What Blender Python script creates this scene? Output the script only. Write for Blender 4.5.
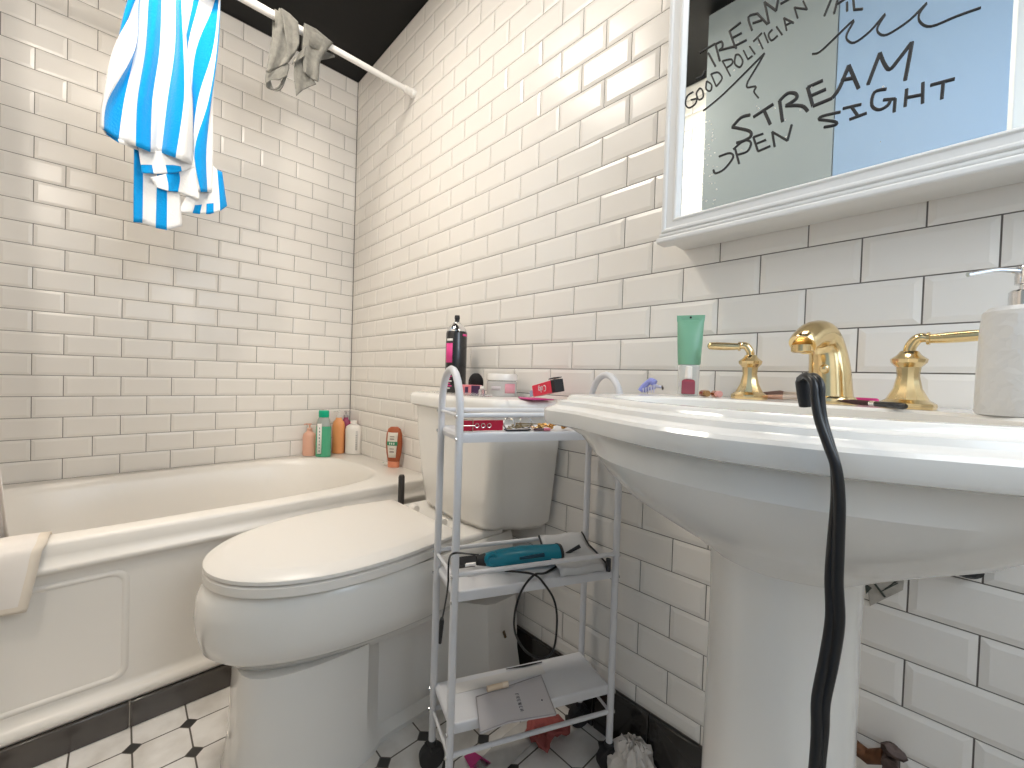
import bpy, math, random
from mathutils import Vector, Matrix
for o in list(bpy.data.objects): bpy.data.objects.remove(o)
random.seed(7)
S = bpy.context.scene
COL = S.collection
PI = math.pi

# ------------------------------------------------------------------ camera
FPX, CX, CY, CZ, YAW, PIT, ROL = 411.67, 2.24002, -0.91675, 0.91061, 2.38014, -0.01832, 0.03241
Fw = Vector((math.cos(YAW)*math.cos(PIT), math.sin(YAW)*math.cos(PIT), math.sin(PIT)))
_r = Vector((math.sin(YAW), -math.cos(YAW), 0)); _u = _r.cross(Fw)
Rt = math.cos(ROL)*_r + math.sin(ROL)*_u
Up = -math.sin(ROL)*_r + math.cos(ROL)*_u
CAM = Vector((CX, CY, CZ))
cd = bpy.data.cameras.new('camera'); cam = bpy.data.objects.new('camera', cd); COL.objects.link(cam)
cd.sensor_width = 36; cd.sensor_fit = 'HORIZONTAL'; cd.lens = 36*FPX/1024; cd.clip_start = 0.02
cam.matrix_world = Matrix(((Rt.x, Up.x, -Fw.x, CX), (Rt.y, Up.y, -Fw.y, CY), (Rt.z, Up.z, -Fw.z, CZ), (0, 0, 0, 1)))
S.camera = cam

def at(u, v, axis, val):
    """point of the room seen at photograph position (u, v) on the plane axis=val"""
    d = Fw + (u-512)/FPX*Rt + (384-v)/FPX*Up
    a = 'xyz'.index(axis)
    t = (val-CAM[a])/d[a]
    return CAM + t*d

# ------------------------------------------------------------------ world, light, exposure
w = bpy.data.worlds.new('world'); S.world = w; w.use_nodes = True
w.node_tree.nodes['Background'].inputs[0].default_value = (0.9, 0.93, 1, 1)
w.node_tree.nodes['Background'].inputs[1].default_value = 0.4
S.view_settings.view_transform = 'Standard'; S.view_settings.look = 'None'
S.view_settings.gamma = 1; S.view_settings.use_curve_mapping = False
S.view_settings.exposure = 0.85

def area(name, loc, target, size, size_y, power, color):
    l = bpy.data.lights.new(name, 'AREA'); l.shape = 'RECTANGLE'; l.size = size; l.size_y = size_y
    l.energy = power; l.color = color
    o = bpy.data.objects.new(name, l); COL.objects.link(o); o.location = loc
    o.rotation_euler = (Vector(target)-Vector(loc)).to_track_quat('-Z', 'Y').to_euler()
    return o
area('added_fill_light', (1.05, -0.80, 2.40), (1.05, -0.75, 0), 0.34, 0.34, 6.6, (1.0, 0.93, 0.84))  # overhead fill added to brighten the room, no known lamp there
# daylight through the window in the end wall
area('window_daylight', (2.93, -0.50, 1.56), (1.9, -0.62, 1.05), 0.7, 0.85, 4.4, (0.88, 0.94, 1.0))

# ------------------------------------------------------------------ materials
def nodes(name):
    m = bpy.data.materials.new(name); m.use_nodes = True
    nt = m.node_tree; b = nt.nodes['Principled BSDF']
    return m, nt, b
def mat(name, col, rough=0.4, metal=0.0, spec=0.5, coat=0.0, trans=0.0, ior=1.45, alpha=1.0, bump=0.0, bscale=40, var=0.0, vscale=8, sheen=0.0, sss=0.0):
    m, nt, b = nodes(name)
    I = b.inputs
    I['Base Color'].default_value = (*col, 1); I['Roughness'].default_value = rough; I['Metallic'].default_value = metal
    I['Specular IOR Level'].default_value = spec; I['Coat Weight'].default_value = coat; I['Coat Roughness'].default_value = 0.06
    I['Transmission Weight'].default_value = trans; I['IOR'].default_value = ior; I['Alpha'].default_value = alpha
    I['Sheen Weight'].default_value = sheen
    tc = nt.nodes.new('ShaderNodeTexCoord')
    if var > 0:
        n = nt.nodes.new('ShaderNodeTexNoise'); n.inputs['Scale'].default_value = vscale; n.inputs['Detail'].default_value = 5
        nt.links.new(tc.outputs['Object'], n.inputs['Vector'])
        r = nt.nodes.new('ShaderNodeMapRange'); r.inputs['From Min'].default_value = .3; r.inputs['From Max'].default_value = .7
        r.inputs['To Min'].default_value = 1-var; r.inputs['To Max'].default_value = 1+var*.3
        nt.links.new(n.outputs['Fac'], r.inputs['Value'])
        mx = nt.nodes.new('ShaderNodeVectorMath'); mx.operation = 'SCALE'
        mx.inputs[0].default_value = col
        nt.links.new(r.outputs['Result'], mx.inputs['Scale']); nt.links.new(mx.outputs['Vector'], I['Base Color'])
    if bump > 0:
        n = nt.nodes.new('ShaderNodeTexNoise'); n.inputs['Scale'].default_value = bscale; n.inputs['Detail'].default_value = 4
        nt.links.new(tc.outputs['Object'], n.inputs['Vector'])
        bp = nt.nodes.new('ShaderNodeBump'); bp.inputs['Strength'].default_value = bump; bp.inputs['Distance'].default_value = .002
        nt.links.new(n.outputs['Fac'], bp.inputs['Height']); nt.links.new(bp.outputs['Normal'], I['Normal'])
    return m
def emis(name, col, s):
    m, nt, b = nodes(name)
    b.inputs['Base Color'].default_value = (*col, 1)
    b.inputs['Emission Color'].default_value = (*col, 1); b.inputs['Emission Strength'].default_value = s
    return m

M = dict(
    tile=mat('glazed_tile', (0.86, 0.825, 0.775), 0.27, coat=0.0, var=.03, vscale=3, bump=.02, bscale=9),
    grout=mat('grey_grout', (0.20, 0.18, 0.165), 0.9, bump=.3, bscale=200),
    paint=mat('white_wall_paint', (0.80, 0.79, 0.76), 0.55, bump=.1, bscale=60),
    ceil=mat('black_ceiling_paint', (0.006, 0.006, 0.006), 0.45, spec=.25, bump=.3, bscale=15),
    blacktile=mat('black_trim_tile', (0.025, 0.022, 0.02), 0.18, coat=.4),
    tubblack=mat('dark_curb_tile', (0.075, 0.065, 0.058), 0.15, coat=.5, var=.2, vscale=10),
    enamel=mat('white_enamel', (0.86, 0.82, 0.76), 0.28, coat=.1, var=.02, vscale=3),
    porcelain=mat('white_porcelain', (0.84, 0.815, 0.77), 0.15, coat=.3),
    seat=mat('white_seat_plastic', (0.86, 0.82, 0.765), 0.3),
    powder=mat('white_powder_coat', (0.72, 0.72, 0.74), 0.35, bump=.05, bscale=200),
    rod=mat('white_rod', (0.82, 0.80, 0.77), 0.35),
    cabinet=mat('white_cabinet_paint', (0.74, 0.73, 0.71), 0.4, bump=.05, bscale=50),
    door=mat('pale_door_paint', (0.34, 0.38, 0.385), 0.5),
    mirror=mat('mirror_silver', (0.86, 0.90, 0.90), 0.015, metal=1.0),
    ink=mat('black_marker_ink', (0.02, 0.02, 0.02), 0.5),
    gold=mat('polished_brass', (0.80, 0.62, 0.34), 0.17, metal=1.0, bump=.03, bscale=30),
    chrome=mat('chrome', (0.75, 0.75, 0.76), 0.15, metal=1.0),
    ceramic=mat('white_textured_ceramic', (0.68, 0.67, 0.65), 0.35, var=.08, vscale=25),
    cable=mat('black_cable_rubber', (0.012, 0.012, 0.013), 0.3),
    rubber=mat('black_rubber', (0.02, 0.02, 0.022), 0.55),
    blue=mat('blue_terry', (0.0, 0.28, 0.68), 0.95, spec=.1, sheen=.3, bump=.9, bscale=160),
    white=mat('white_terry', (0.78, 0.78, 0.78), 0.95, spec=.1, sheen=.3, bump=.9, bscale=160),
    greycloth=mat('grey_terry', (0.19, 0.185, 0.165), 0.95, spec=.1, sheen=.2, bump=1.0, bscale=180, var=.25, vscale=60),
    linen=mat('white_linen', (0.80, 0.75, 0.70), 0.9, spec=.1, bump=.3, bscale=50),
    hem=mat('cream_hem', (0.76, 0.68, 0.58), 0.9, spec=.1),
)

# ------------------------------------------------------------------ mesh building
WL = {}
class MB:
    def __init__(s): s.v = []; s.f = []; s.m = []; s.uv = None
    def add(s, vs, fs, mi=0):
        k = len(s.v); s.v += [tuple(p) for p in vs]
        for q in fs: s.f.append(tuple(i+k for i in q)); s.m.append(mi)
    def box(s, a, b, mi=0, rot=None, c=None):
        x0, y0, z0 = a; x1, y1, z1 = b
        vs = [Vector(p) for p in ((x0,y0,z0),(x1,y0,z0),(x1,y1,z0),(x0,y1,z0),(x0,y0,z1),(x1,y0,z1),(x1,y1,z1),(x0,y1,z1))]
        if rot is not None:
            c = Vector(c) if c else sum(vs, Vector())/8
            vs = [rot @ (p-c)+c for p in vs]
        s.add(vs, [(3,2,1,0),(4,5,6,7),(0,1,5,4),(1,2,6,5),(2,3,7,6),(3,0,4,7)], mi)
    def rings(s, R, mi=0, cap0=True, cap1=True, closed=True, mif=None):
        n = len(R[0]); vs = [p for r in R for p in r]; fs = []; k = len(s.v)
        s.v += [tuple(p) for p in vs]
        for i in range(len(R)-1):
            for j in range(n if closed else n-1):
                a, b = i*n+j, i*n+(j+1) % n
                s.f.append((k+a, k+b, k+b+n, k+a+n)); s.m.append(mif(i, j) if mif else mi)
        if cap0: s.f.append(tuple(k+j for j in reversed(range(n)))); s.m.append(mi)
        if cap1: s.f.append(tuple(k+(len(R)-1)*n+j for j in range(n))); s.m.append(mi)
    def lathe(s, c, prof, n=24, mi=0, sx=1, sy=1, rz=0, axis=None):
        """prof: (radius, height) list, along z or along axis"""
        R = []
        q = Vector((0,0,1)).rotation_difference(Vector(axis)) if axis is not None else None
        for r, z in prof:
            ring = []
            for k in range(n):
                a = 2*PI*k/n; x, y = r*sx*math.cos(a), r*sy*math.sin(a)
                p = Vector((x*math.cos(rz)-y*math.sin(rz), x*math.sin(rz)+y*math.cos(rz), z))
                if q: p = q @ p
                ring.append(p+Vector(c))
            R.append(ring)
        s.rings(R, mi)
    def tube(s, pts, r, n=10, mi=0, closed=False, flat=1.0, flatdir=None):
        P = [Vector(p) for p in pts]; L = len(P); R = []
        rr = r if isinstance(r, (list, tuple)) else [r]*L
        prev = None
        for i in range(L):
            if closed: t = P[(i+1) % L]-P[i-1]
            else: t = P[min(i+1, L-1)]-P[max(i-1, 0)]
            t.normalize()
            if flatdir is not None: a = Vector(flatdir)
            elif prev is None: a = Vector((0,0,1)) if abs(t.z) < .9 else Vector((1,0,0))
            else: a = prev
            a = (a-t*a.dot(t)).normalized(); prev = a; b = t.cross(a)
            R.append([P[i]+rr[i]*(math.cos(2*PI*k/n)*a*flat+math.sin(2*PI*k/n)*b) for k in range(n)])
        if closed: R.append(R[0]); s.rings(R, mi, False, False)
        else: s.rings(R, mi)
    def poly(s, pts, dz, mi=0):
        """thick prism of a planar outline, thickness vector dz"""
        P = [Vector(p) for p in pts]; d = Vector(dz)
        s.rings([P, [p+d for p in P]], mi)
    def sphere(s, c, r, n=12, mi=0, sc=(1,1,1)):
        R = []
        for i in range(1, n):
            ph = PI*i/n
            R.append([Vector(c)+Vector((r*sc[0]*math.sin(ph)*math.cos(2*PI*k/(2*n)), r*sc[1]*math.sin(ph)*math.sin(2*PI*k/(2*n)), -r*sc[2]*math.cos(ph))) for k in range(2*n)])
        s.rings(R, mi)
    def build(s, name, mats, parent=None, angle=35, bevel=0, smooth=True, sub=0, solid=0):
        if not isinstance(mats, (list, tuple)): mats = [mats]
        if parent is not None: org = WL[parent.name]
        else:
            xs = [p[0] for p in s.v]; ys = [p[1] for p in s.v]; zs = [p[2] for p in s.v]
            org = Vector(((min(xs)+max(xs))/2, (min(ys)+max(ys))/2, min(zs)))
        me = bpy.data.meshes.new(name); me.from_pydata([Vector(p)-org for p in s.v], [], s.f)
        for m in mats: me.materials.append(m)
        me.polygons.foreach_set('material_index', s.m)
        if smooth:
            me.polygons.foreach_set('use_smooth', [True]*len(me.polygons)); me.set_sharp_from_angle(angle=math.radians(angle))
        me.validate(); me.update()
        o = bpy.data.objects.new(name, me); COL.objects.link(o)
        if parent is not None: o.parent = parent
        else: o.location = org
        WL[o.name] = org
        if solid:
            md = o.modifiers.new('thickness', 'SOLIDIFY'); md.thickness = solid; md.offset = 0
        if bevel:
            md = o.modifiers.new('bevel', 'BEVEL'); md.width = bevel; md.segments = 3; md.limit_method = 'ANGLE'; md.angle_limit = math.radians(40)
        if sub:
            md = o.modifiers.new('sub', 'SUBSURF'); md.levels = sub; md.render_levels = sub
        return o
def thing(name, loc, label, cat, group=None):
    o = bpy.data.objects.new(name, None); COL.objects.link(o); o.location = loc; o.empty_display_size = .05
    WL[o.name] = Vector(loc); return tag(o, label, cat, group)
def tag(o, label, cat, group=None):
    o['label'] = label; o['category'] = cat
    if group: o['group'] = group
    return o
def struct(o): o['kind'] = 'structure'; return o
def spline(P, n=8, closed=False):
    P = [Vector(p) for p in P]; L = len(P); out = []
    for i in range(L if closed else L-1):
        p0 = P[i-1] if (i or closed) else P[0]; p1 = P[i]; p2 = P[(i+1) % L]; p3 = P[(i+2) % L] if (closed or i+2 < L) else P[-1]
        for k in range(n):
            t = k/n
            out.append(.5*((2*p1)+(-p0+p2)*t+(2*p0-5*p1+4*p2-p3)*t*t+(-p0+3*p1-3*p2+p3)*t**3))
    if not closed: out.append(P[-1])
    return out

# ------------------------------------------------------------------ room shell
V, H, Z0 = 0.07655, 0.154, 0.86
CEIL = 2.47; XE = 3.0; YF = -1.45
def tiles(mb, axis, a0, a1, off_odd, z_lo, z_hi, sgn, plane, dirn):
    """bevelled running-bond tiles. axis 'x' wall lies along x at y=plane, 'y' lies along y at x=plane; sgn = inward normal sign"""
    g = .0011; d = .0035; bv = .0095
    m0 = math.floor((z_lo-Z0)/V)-1; m1 = math.ceil((z_hi-Z0)/V)+1
    for m in range(m0, m1):
        zl = max(Z0+m*V+g, z_lo); zh = min(Z0+(m+1)*V-g, z_hi)
        if zh-zl < .006: continue
        off = off_odd if m % 2 else off_odd+H/2
        k0 = math.floor((a0-off)/H)-1; k1 = math.ceil((a1-off)/H)+1
        for k in range(k0, k1):
            l = max(off+k*H+g, a0); h = min(off+(k+1)*H-g, a1)
            if h-l < .006: continue
            b = min(bv, (h-l)*.3, (zh-zl)*.3)
            tx, tz = random.gauss(0, .0035), random.gauss(0, .0035)
            def P(a, z, e):
                if e > .003: e += (a-(l+h)/2)*tx+(z-(zl+zh)/2)*tz
                return (a*dirn, plane+sgn*e, z) if axis == 'x' else (plane+sgn*e, a*dirn, z)
            vs = [P(l,zl,0),P(h,zl,0),P(h,zh,0),P(l,zh,0), P(l,zl,.0015),P(h,zl,.0015),P(h,zh,.0015),P(l,zh,.0015),
                  P(l+b,zl+b,d),P(h-b,zl+b,d),P(h-b,zh-b,d),P(l+b,zh-b,d)]
            fs = [(0,1,5,4),(1,2,6,5),(2,3,7,6),(3,0,4,7),(4,5,9,8),(5,6,10,9),(6,7,11,10),(7,4,8,11),(8,9,10,11)]
            if (axis == 'x') == (sgn*dirn > 0): fs = [tuple(reversed(f)) for f in fs]
            mb.add(vs, fs, 1)
TM = [M['grout'], M['tile']]
# wall_right: y = 0, behind the toilet and the sink
mb = MB(); mb.box((-.12, 0, 0), (XE, .12, CEIL)); tiles(mb, 'x', 0.004, XE, 0.13292, .13, CEIL, -1, 0, 1)
struct(mb.build('wall_right', TM, smooth=False))
# wall_left: x = 0, long side of the tub
mb = MB(); mb.box((-.12, YF-.12, 0), (0, 0, CEIL)); tiles(mb, 'y', 0.004, -YF, 0.06609+H/2, .13, CEIL, 1, 0, -1)
struct(mb.build('wall_left', TM, smooth=False))
# wall_front: behind the camera
mb = MB(); mb.box((0, YF-.12, 0), (XE, YF, CEIL)); tiles(mb, 'x', 0.004, 2.3, 0.05, .13, CEIL, 1, YF, 1)
struct(mb.build('wall_front', TM, smooth=False))
# wall_rear at the window end, with the window opening
mb = MB(); wy0, wy1, wz0, wz1 = -.88, -.13, 1.08, 2.04
mb.box((XE, YF-.12, 0), (XE+.12, wy0, CEIL)); mb.box((XE, wy1, 0), (XE+.12, .12, CEIL))
mb.box((XE, wy0, 0), (XE+.12, wy1, wz0)); mb.box((XE, wy0, wz1), (XE+.12, wy1, CEIL))
struct(mb.build('wall_rear', M['paint'], smooth=False))
mb = MB()
for a, b in (((XE-.015, wy0-.05, wz0-.05), (XE+.02, wy0+.02, wz1+.05)), ((XE-.015, wy1-.02, wz0-.05), (XE+.02, wy1+.05, wz1+.05)),
             ((XE-.0148, wy0+.02, wz1-.02), (XE+.02, wy1-.02, wz1+.05)), ((XE-.03, wy0+.02, wz0-.05), (XE+.02, wy1-.02, wz0+.02)), ((XE, wy0+.02, 1.54), (XE+.02, wy1-.02, 1.58))):
    mb.box(a, b)
struct(mb.build('window_1', M['cabinet'], bevel=.003))
mb = MB(); mb.box((XE+.03, wy0, wz0), (XE+.04, wy1, wz1))
g = mb.build('window_2', emis('frosted_daylight_pane', (0.62, 0.80, 1.0), 0.9)); struct(g)
# short white return wall beside the door
mb = MB(); mb.box((2.345, YF, 0), (XE, -1.12, CEIL)); struct(mb.build('wall_return', M['paint'], smooth=False, bevel=.004))
mb = MB(); mb.box((-.12, YF-.12, CEIL), (XE+.12, .12, CEIL+.1)); struct(mb.build('ceiling', M['ceil'], smooth=False))

# floor: white octagons with small black dots
def floor_mat():
    m, nt, b = nodes('octagon_and_dot_floor')
    N = nt.nodes; L = nt.links
    def math_(op, a, bb=None, c=None):
        n = N.new('ShaderNodeMath'); n.operation = op
        for i, x in enumerate((a, bb, c)):
            if x is None: continue
            if isinstance(x, (int, float)): n.inputs[i].default_value = x
            else: L.new(x, n.inputs[i])
        return n.outputs[0]
    tc = N.new('ShaderNodeNewGeometry'); sp = N.new('ShaderNodeSeparateXYZ'); L.new(tc.outputs['Position'], sp.inputs[0])
    p = .1065; x0, y0 = .9435, -.780
    fx = math_('ABSOLUTE', math_('SUBTRACT', math_('FRACT', math_('ADD', math_('DIVIDE', math_('SUBTRACT', sp.outputs[0], x0), p), 10.5)), .5))
    fy = math_('ABSOLUTE', math_('SUBTRACT', math_('FRACT', math_('ADD', math_('DIVIDE', math_('SUBTRACT', sp.outputs[1], y0), p), 10.5)), .5))
    # fx, fy = distance to nearest dot centre in tile units
    d1 = math_('ADD', fx, fy)
    dot = math_('LESS_THAN', d1, .155)
    ring = math_('MULTIPLY', math_('GREATER_THAN', d1, .155), math_('LESS_THAN', d1, .185))
    line = math_('LESS_THAN', math_('MINIMUM', fx, fy), .017)
    grout = math_('MINIMUM', math_('ADD', ring, math_('MULTIPLY', line, math_('GREATER_THAN', d1, .155))), 1)
    nz = N.new('ShaderNodeTexNoise'); nz.inputs['Scale'].default_value = 14; nz.inputs['Detail'].default_value = 6; L.new(tc.outputs['Position'], nz.inputs['Vector'])
    cr = N.new('ShaderNodeValToRGB'); cr.color_ramp.elements[0].position = .3; cr.color_ramp.elements[0].color = (.62, .585, .54, 1)
    cr.color_ramp.elements[1].position = .62; cr.color_ramp.elements[1].color = (.80, .775, .74, 1); L.new(nz.outputs['Fac'], cr.inputs[0])
    m1 = N.new('ShaderNodeMix'); m1.data_type = 'RGBA'; L.new(grout, m1.inputs[0]); L.new(cr.outputs[0], m1.inputs[6]); m1.inputs[7].default_value = (.11, .095, .08, 1)
    m2 = N.new('ShaderNodeMix'); m2.data_type = 'RGBA'; L.new(dot, m2.inputs[0]); L.new(m1.outputs[2], m2.inputs[6]); m2.inputs[7].default_value = (.04, .038, .036, 1)
    L.new(m2.outputs[2], b.inputs['Base Color']); b.inputs['Roughness'].default_value = .3
    bp = N.new('ShaderNodeBump'); bp.inputs['Strength'].default_value = .5; bp.inputs['Distance'].default_value = .001; bp.invert = True
    L.new(grout, bp.inputs['Height']); L.new(bp.outputs['Normal'], b.inputs['Normal'])
    return m
mb = MB(); mb.box((-.12, YF-.12, -.1), (XE+.12, .12, 0)); struct(mb.build('floor', floor_mat(), smooth=False))
# black tile base along the right wall and along the tub
mb = MB(); x = 0.875
while x < XE-.005:
    x1 = min(x+.1525, XE-.002); mb.box((x+.0006, -.012, 0), (x1-.0006, -.0005, .128)); x = x1
struct(mb.build('baseboard_right', M['blacktile'], bevel=.003))
mb = MB(); ys = [-.0125, -.28, -.585, -.890, -1.195, YF+.002]
mb.box((.846, YF+.002, 0), (.864, -.0125, .0655), 1)
for y, y1 in zip(ys, ys[1:]): mb.box((.850, y1+.0008, .0), (.8665, y-.0008, .0665))
struct(mb.build('baseboard_left', [M['tubblack'], mat('pale_joint', (.35, .32, .28), .9)], bevel=.004))

# pale door leaf standing open behind the camera, seen in the mirror
mb = MB(); mb.box((1.945, -1.12, .01), (2.335, -1.08, 2.46)); struct(mb.build('door_2', mat('daylight_tinted_door', (0.33, 0.46, 0.64), 0.45), bevel=.003))  # blue of this leaf paints in window daylight falling on the door
mb = MB(); mb.box((1.50, -1.12, .01), (1.943, -1.08, 2.46)); dr = struct(mb.build('door_1', M['door'], bevel=.003))
mb = MB(); mb.lathe((1.90, -1.08, 1.0), [(.026, 0), (.026, .006), (.01, .008), (.01, .016), (.022, .02), (.024, .032), (.016, .042), (.0, .044)], axis=(0, 1, 0))
mb.build('door_knob', M['gold'], dr)

# ------------------------------------------------------------------ bathtub
def se(cx, cy, a, b, n, N=96):
    out = []
    for k in range(N):
        t = 2*PI*k/N; c, s_ = math.cos(t), math.sin(t)
        out.append((cx+a*math.copysign(abs(c)**(2/n), c), cy+b*math.copysign(abs(s_)**(2/n), s_)))
    return out
def deckz(x): return .479+.024*max(0, min(1, x/.86))
XT = .862
tub = thing('bathtub', (.43, -.72, 0), 'white enamel alcove bathtub with a moulded front apron, set against the tiled corner', 'bathtub')
mb = MB(); tx0, tx1, ty0, ty1 = .0045, XT, YF+.005, -.0045
tcx, tcy = .435, -.735
def rectring(ins=0):
    out = []
    for (x, y) in se(tcx, tcy, 1, 1, 2):
        dx, dy = x-tcx, y-tcy; k = 1e9
        for lim, d in ((tx1-ins-tcx, dx), (tcx-tx0-ins, -dx), (ty1-ins-tcy, dy), (tcy-ty0-ins, -dy)):
            if d > 1e-6: k = min(k, lim/d)
        out.append((tcx+dx*k, tcy+dy*k))
    return out
R = []
o0 = rectring(0); o1 = rectring(.008)
R.append([(x, y, .468) for x, y in o0]); R.append([(x, y, deckz(x)-.010) for x, y in o0]); R.append([(x, y, deckz(x)-.003) for x, y in rectring(.003)]); R.append([(x, y, deckz(x)) for x, y in o1])
for a, b, dz, n in ((.376, .615, .0, 3.6), (.370, .607, .001, 3.6), (.362, .598, -.006, 3.5), (.352, .585, -.03, 3.4), (.335, .555, -.15, 3.2), (.315, .52, -.30, 3.0), (.285, .47, -.36, 2.8), (.22, .38, -.385, 2.5), (.06, .12, -.39, 2)):
    R.append([(x, y, deckz(x)+dz) for x, y in se(tcx, tcy, a, b, n)])
mb.rings(R, 0, False, True); mb.build('basin', M['enamel'], tub, angle=50)
# apron: profile swept along y, plus raised panel outline
prof = [(XT, .47), (XT+.001, .452), (XT+.007, .447), (XT+.009, .440), (XT+.006, .433), (XT-.002, .429), (XT-.012, .422), (XT-.014, .405), (XT-.014, .12), (XT-.010, .105), (XT-.002, .10), (XT+.004, .092), (XT+.005, .083), (XT+.002, .076), (XT-.006, .0665), (XT-.03, .0665), (XT-.03, .47)]
mb = MB(); mb.rings([[(x, y, z) for x, z in prof] for y in (ty0, ty1)])
mb.build('apron', M['enamel'], tub, angle=60)
def rrect(y0, y1, z0, z1, r, n=6):
    out = []
    for cy, cz, a0 in ((y1-r, z1-r, 0), (y0+r, z1-r, PI/2), (y0+r, z0+r, PI), (y1-r, z0+r, 3*PI/2)):
        for k in range(n+1):
            a = a0+PI/2*k/n; out.append((cy+r*math.cos(a), cz+r*math.sin(a)))
    return out
for (ya, yb) in ((-1.40, -.893),):
    mb = MB(); xs = XT-.014
    prof2 = [(0, 0), (.003, .003), (.007, .004), (.011, .003), (.014, 0)]
    Rr = [[(xs+e, y, z) for y, z in rrect(ya+i, yb-i, .125+i, .402-i, .03-i*.6)] for i, e in prof2]
    mb.rings(Rr, 0, False, False); mb.build('apron_panel', M['enamel'], tub, angle=60)

# ------------------------------------------------------------------ toilet
TX = 1.19
toi = thing('toilet', (TX, -.4, 0), 'white two-piece toilet with closed lid between the bathtub and the metal cart', 'toilet')
def egg(rear, tip, hw, rw=.9, N=30):
    """closed outline: rear straight edge at y=rear, rounded tip at y=tip"""
    L = rear-tip; pts = []
    for k in range(N+1):
        s_ = k/N; s2 = 1-(1-s_)**2.0 if True else s_
        s2 = math.sin(s_*PI/2)
        q = .42
        if s2 < q: wd = hw*(rw+(1-rw)*math.sin(s2/q*PI/2))
        else: wd = hw*max(0, 1-((s2-q)/(1-q))**2.25)**.5
        pts.append((wd, rear-L*s2))
    return [(TX+a, b) for a, b in pts]+[(TX-a, b) for a, b in reversed(pts[:-1])]
def ped(fr, rr, hw, hw2, cr=-.47, N=10):
    pts = [(hw2+.10, rr), (hw2+.10, -.15), (hw2+.05, -.19), (hw2, -.23), (hw2, -.33), (hw2, cr+.035), (hw2+.004, cr+.02), (hw-.004, cr), (hw, cr-.015)]
    y0 = cr-.02
    for k in range(N+1):
        t = PI/2*k/N; pts.append((hw*math.cos(t)**.55, y0+(fr-y0)*math.sin(t)**.8))
    # resample to 31 points
    P = [Vector((a, b, 0)) for a, b in pts]; D = [0]
    for i in range(1, len(P)): D.append(D[-1]+(P[i]-P[i-1]).length)
    out = []; n = 30
    for k in range(n+1):
        d = D[-1]*k/n; i = max(j for j in range(len(D)) if D[j] <= d+1e-9); i = min(i, len(P)-2)
        f = (d-D[i])/max(1e-9, D[i+1]-D[i]); p = P[i].lerp(P[i+1], min(1, f)); out.append((max(p.x, 0), p.y))
    out[-1] = (0, fr)
    return [(TX+a, b) for a, b in out]+[(TX-a, b) for a, b in reversed(out[:-1])]
def lvl(o, z): return [(x, y, z) for x, y in o]
mb = MB()
R = [lvl(ped(-.745, -.035, .150, .125), 0.0), lvl(ped(-.745, -.035, .150, .125), .012), lvl(ped(-.740, -.038, .140, .105), .03), lvl(ped(-.735, -.045, .128, .095), .10),
     lvl(ped(-.730, -.05, .125, .092), .20), lvl(ped(-.728, -.055, .127, .092), .262)]
mb.rings(R, 0, True, True)
mb.build('pedestal', M['porcelain'], toi, angle=30)
mb = MB()
R = [lvl(egg(-.10, -.724, .122, .74), .250), lvl(egg(-.10, -.733, .131, .76), .266), lvl(egg(-.10, -.748, .147, .80), .282), lvl(egg(-.10, -.768, .172, .84), .298), lvl(egg(-.10, -.788, .199, .88), .318),
     lvl(egg(-.08, -.797, .206, .9), .352), lvl(egg(-.07, -.801, .212, .9), .385), lvl(egg(-.07, -.797, .212, .88), .43), lvl(egg(-.07, -.788, .207, .88), .445), lvl(egg(-.07, -.780, .200, .88), .4555)]
mb.rings(R, 0, True, True); mb.build('bowl', M['porcelain'], toi, angle=50)
mb = MB(); mb.box((TX-.18, -.262, .450), (TX+.18, -.10, .475)); mb.build('hinge_deck', M['porcelain'], toi, bevel=.01)
mb = MB(); mb.rings([lvl(egg(-.262, -.782, .203, .86), .4565), lvl(egg(-.261, -.787, .208, .86), .460), lvl(egg(-.261, -.787, .208, .86), .477), lvl(egg(-.262, -.783, .204, .86), .480)])
mb.build('seat', M['seat'], toi, angle=50)
mb = MB(); mb.rings([lvl(egg(-.268, -.780, .201, .86), .4825), lvl(egg(-.266, -.787, .208, .86), .4845), lvl(egg(-.266, -.787, .208, .86), .492), lvl(egg(-.269, -.783, .204, .86), .495), lvl(egg(-.278, -.755, .181, .86), .504), lvl(egg(-.280, -.749, .178, .86), .505), lvl(egg(-.30, -.70, .15, .86), .506), lvl(egg(-.35, -.56, .07), .507)])
mb.build('lid', M['seat'], toi, angle=50)
for s_ in (-1, 1):
    mb = MB(); mb.lathe((TX+s_*.075-.015, -.250, .490), [(0, 0), (.012, 0), (.013, .003), (.013, .027), (.012, .03), (0, .03)], 16, axis=(1, 0, 0)); mb.build('hinge', M['seat'], toi)
def tankring(hw, yf, yb, r, z, bow=.012, cx=1.232, n=8):
    pts = [(cx+hw+.028, yb), (cx+hw+.020, yf+.13), (cx+hw+.006, yf+.09)]
    for k in range(n+1):
        a = -PI/2*k/n; pts.append((cx+hw-.03-r+r*math.cos(a)+.0, yf+r+r*math.sin(a)))
    pts += [(cx, yf-bow)]
    out = [(x, y, z) for x, y in pts]+[(2*cx-x, y, z) for x, y in reversed(pts[:-1])]
    return out
mb = MB()
mb.rings([tankring(.185, -.175, -.03, .05, .475), tankring(.212, -.19, -.022, .05, .50), tankring(.222, -.20, -.02, .045, .60), tankring(.238, -.207, -.02, .04, .74), tankring(.242, -.208, -.02, .04, .805)])
mb.build('tank', M['porcelain'], toi, angle=60)
mb = MB()
mb.rings([tankring(.250, -.212, -.015, .04, .806), tankring(.262, -.222, -.010, .04, .813), tankring(.264, -.224, -.010, .04, .835), tankring(.260, -.220, -.012, .04, .846), tankring(.248, -.21, -.016, .04, .850)])
mb.build('tank_lid', M['porcelain'], toi, angle=50)
mb = MB(); p = at(505, 628, 'x', TX+.186)
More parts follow.
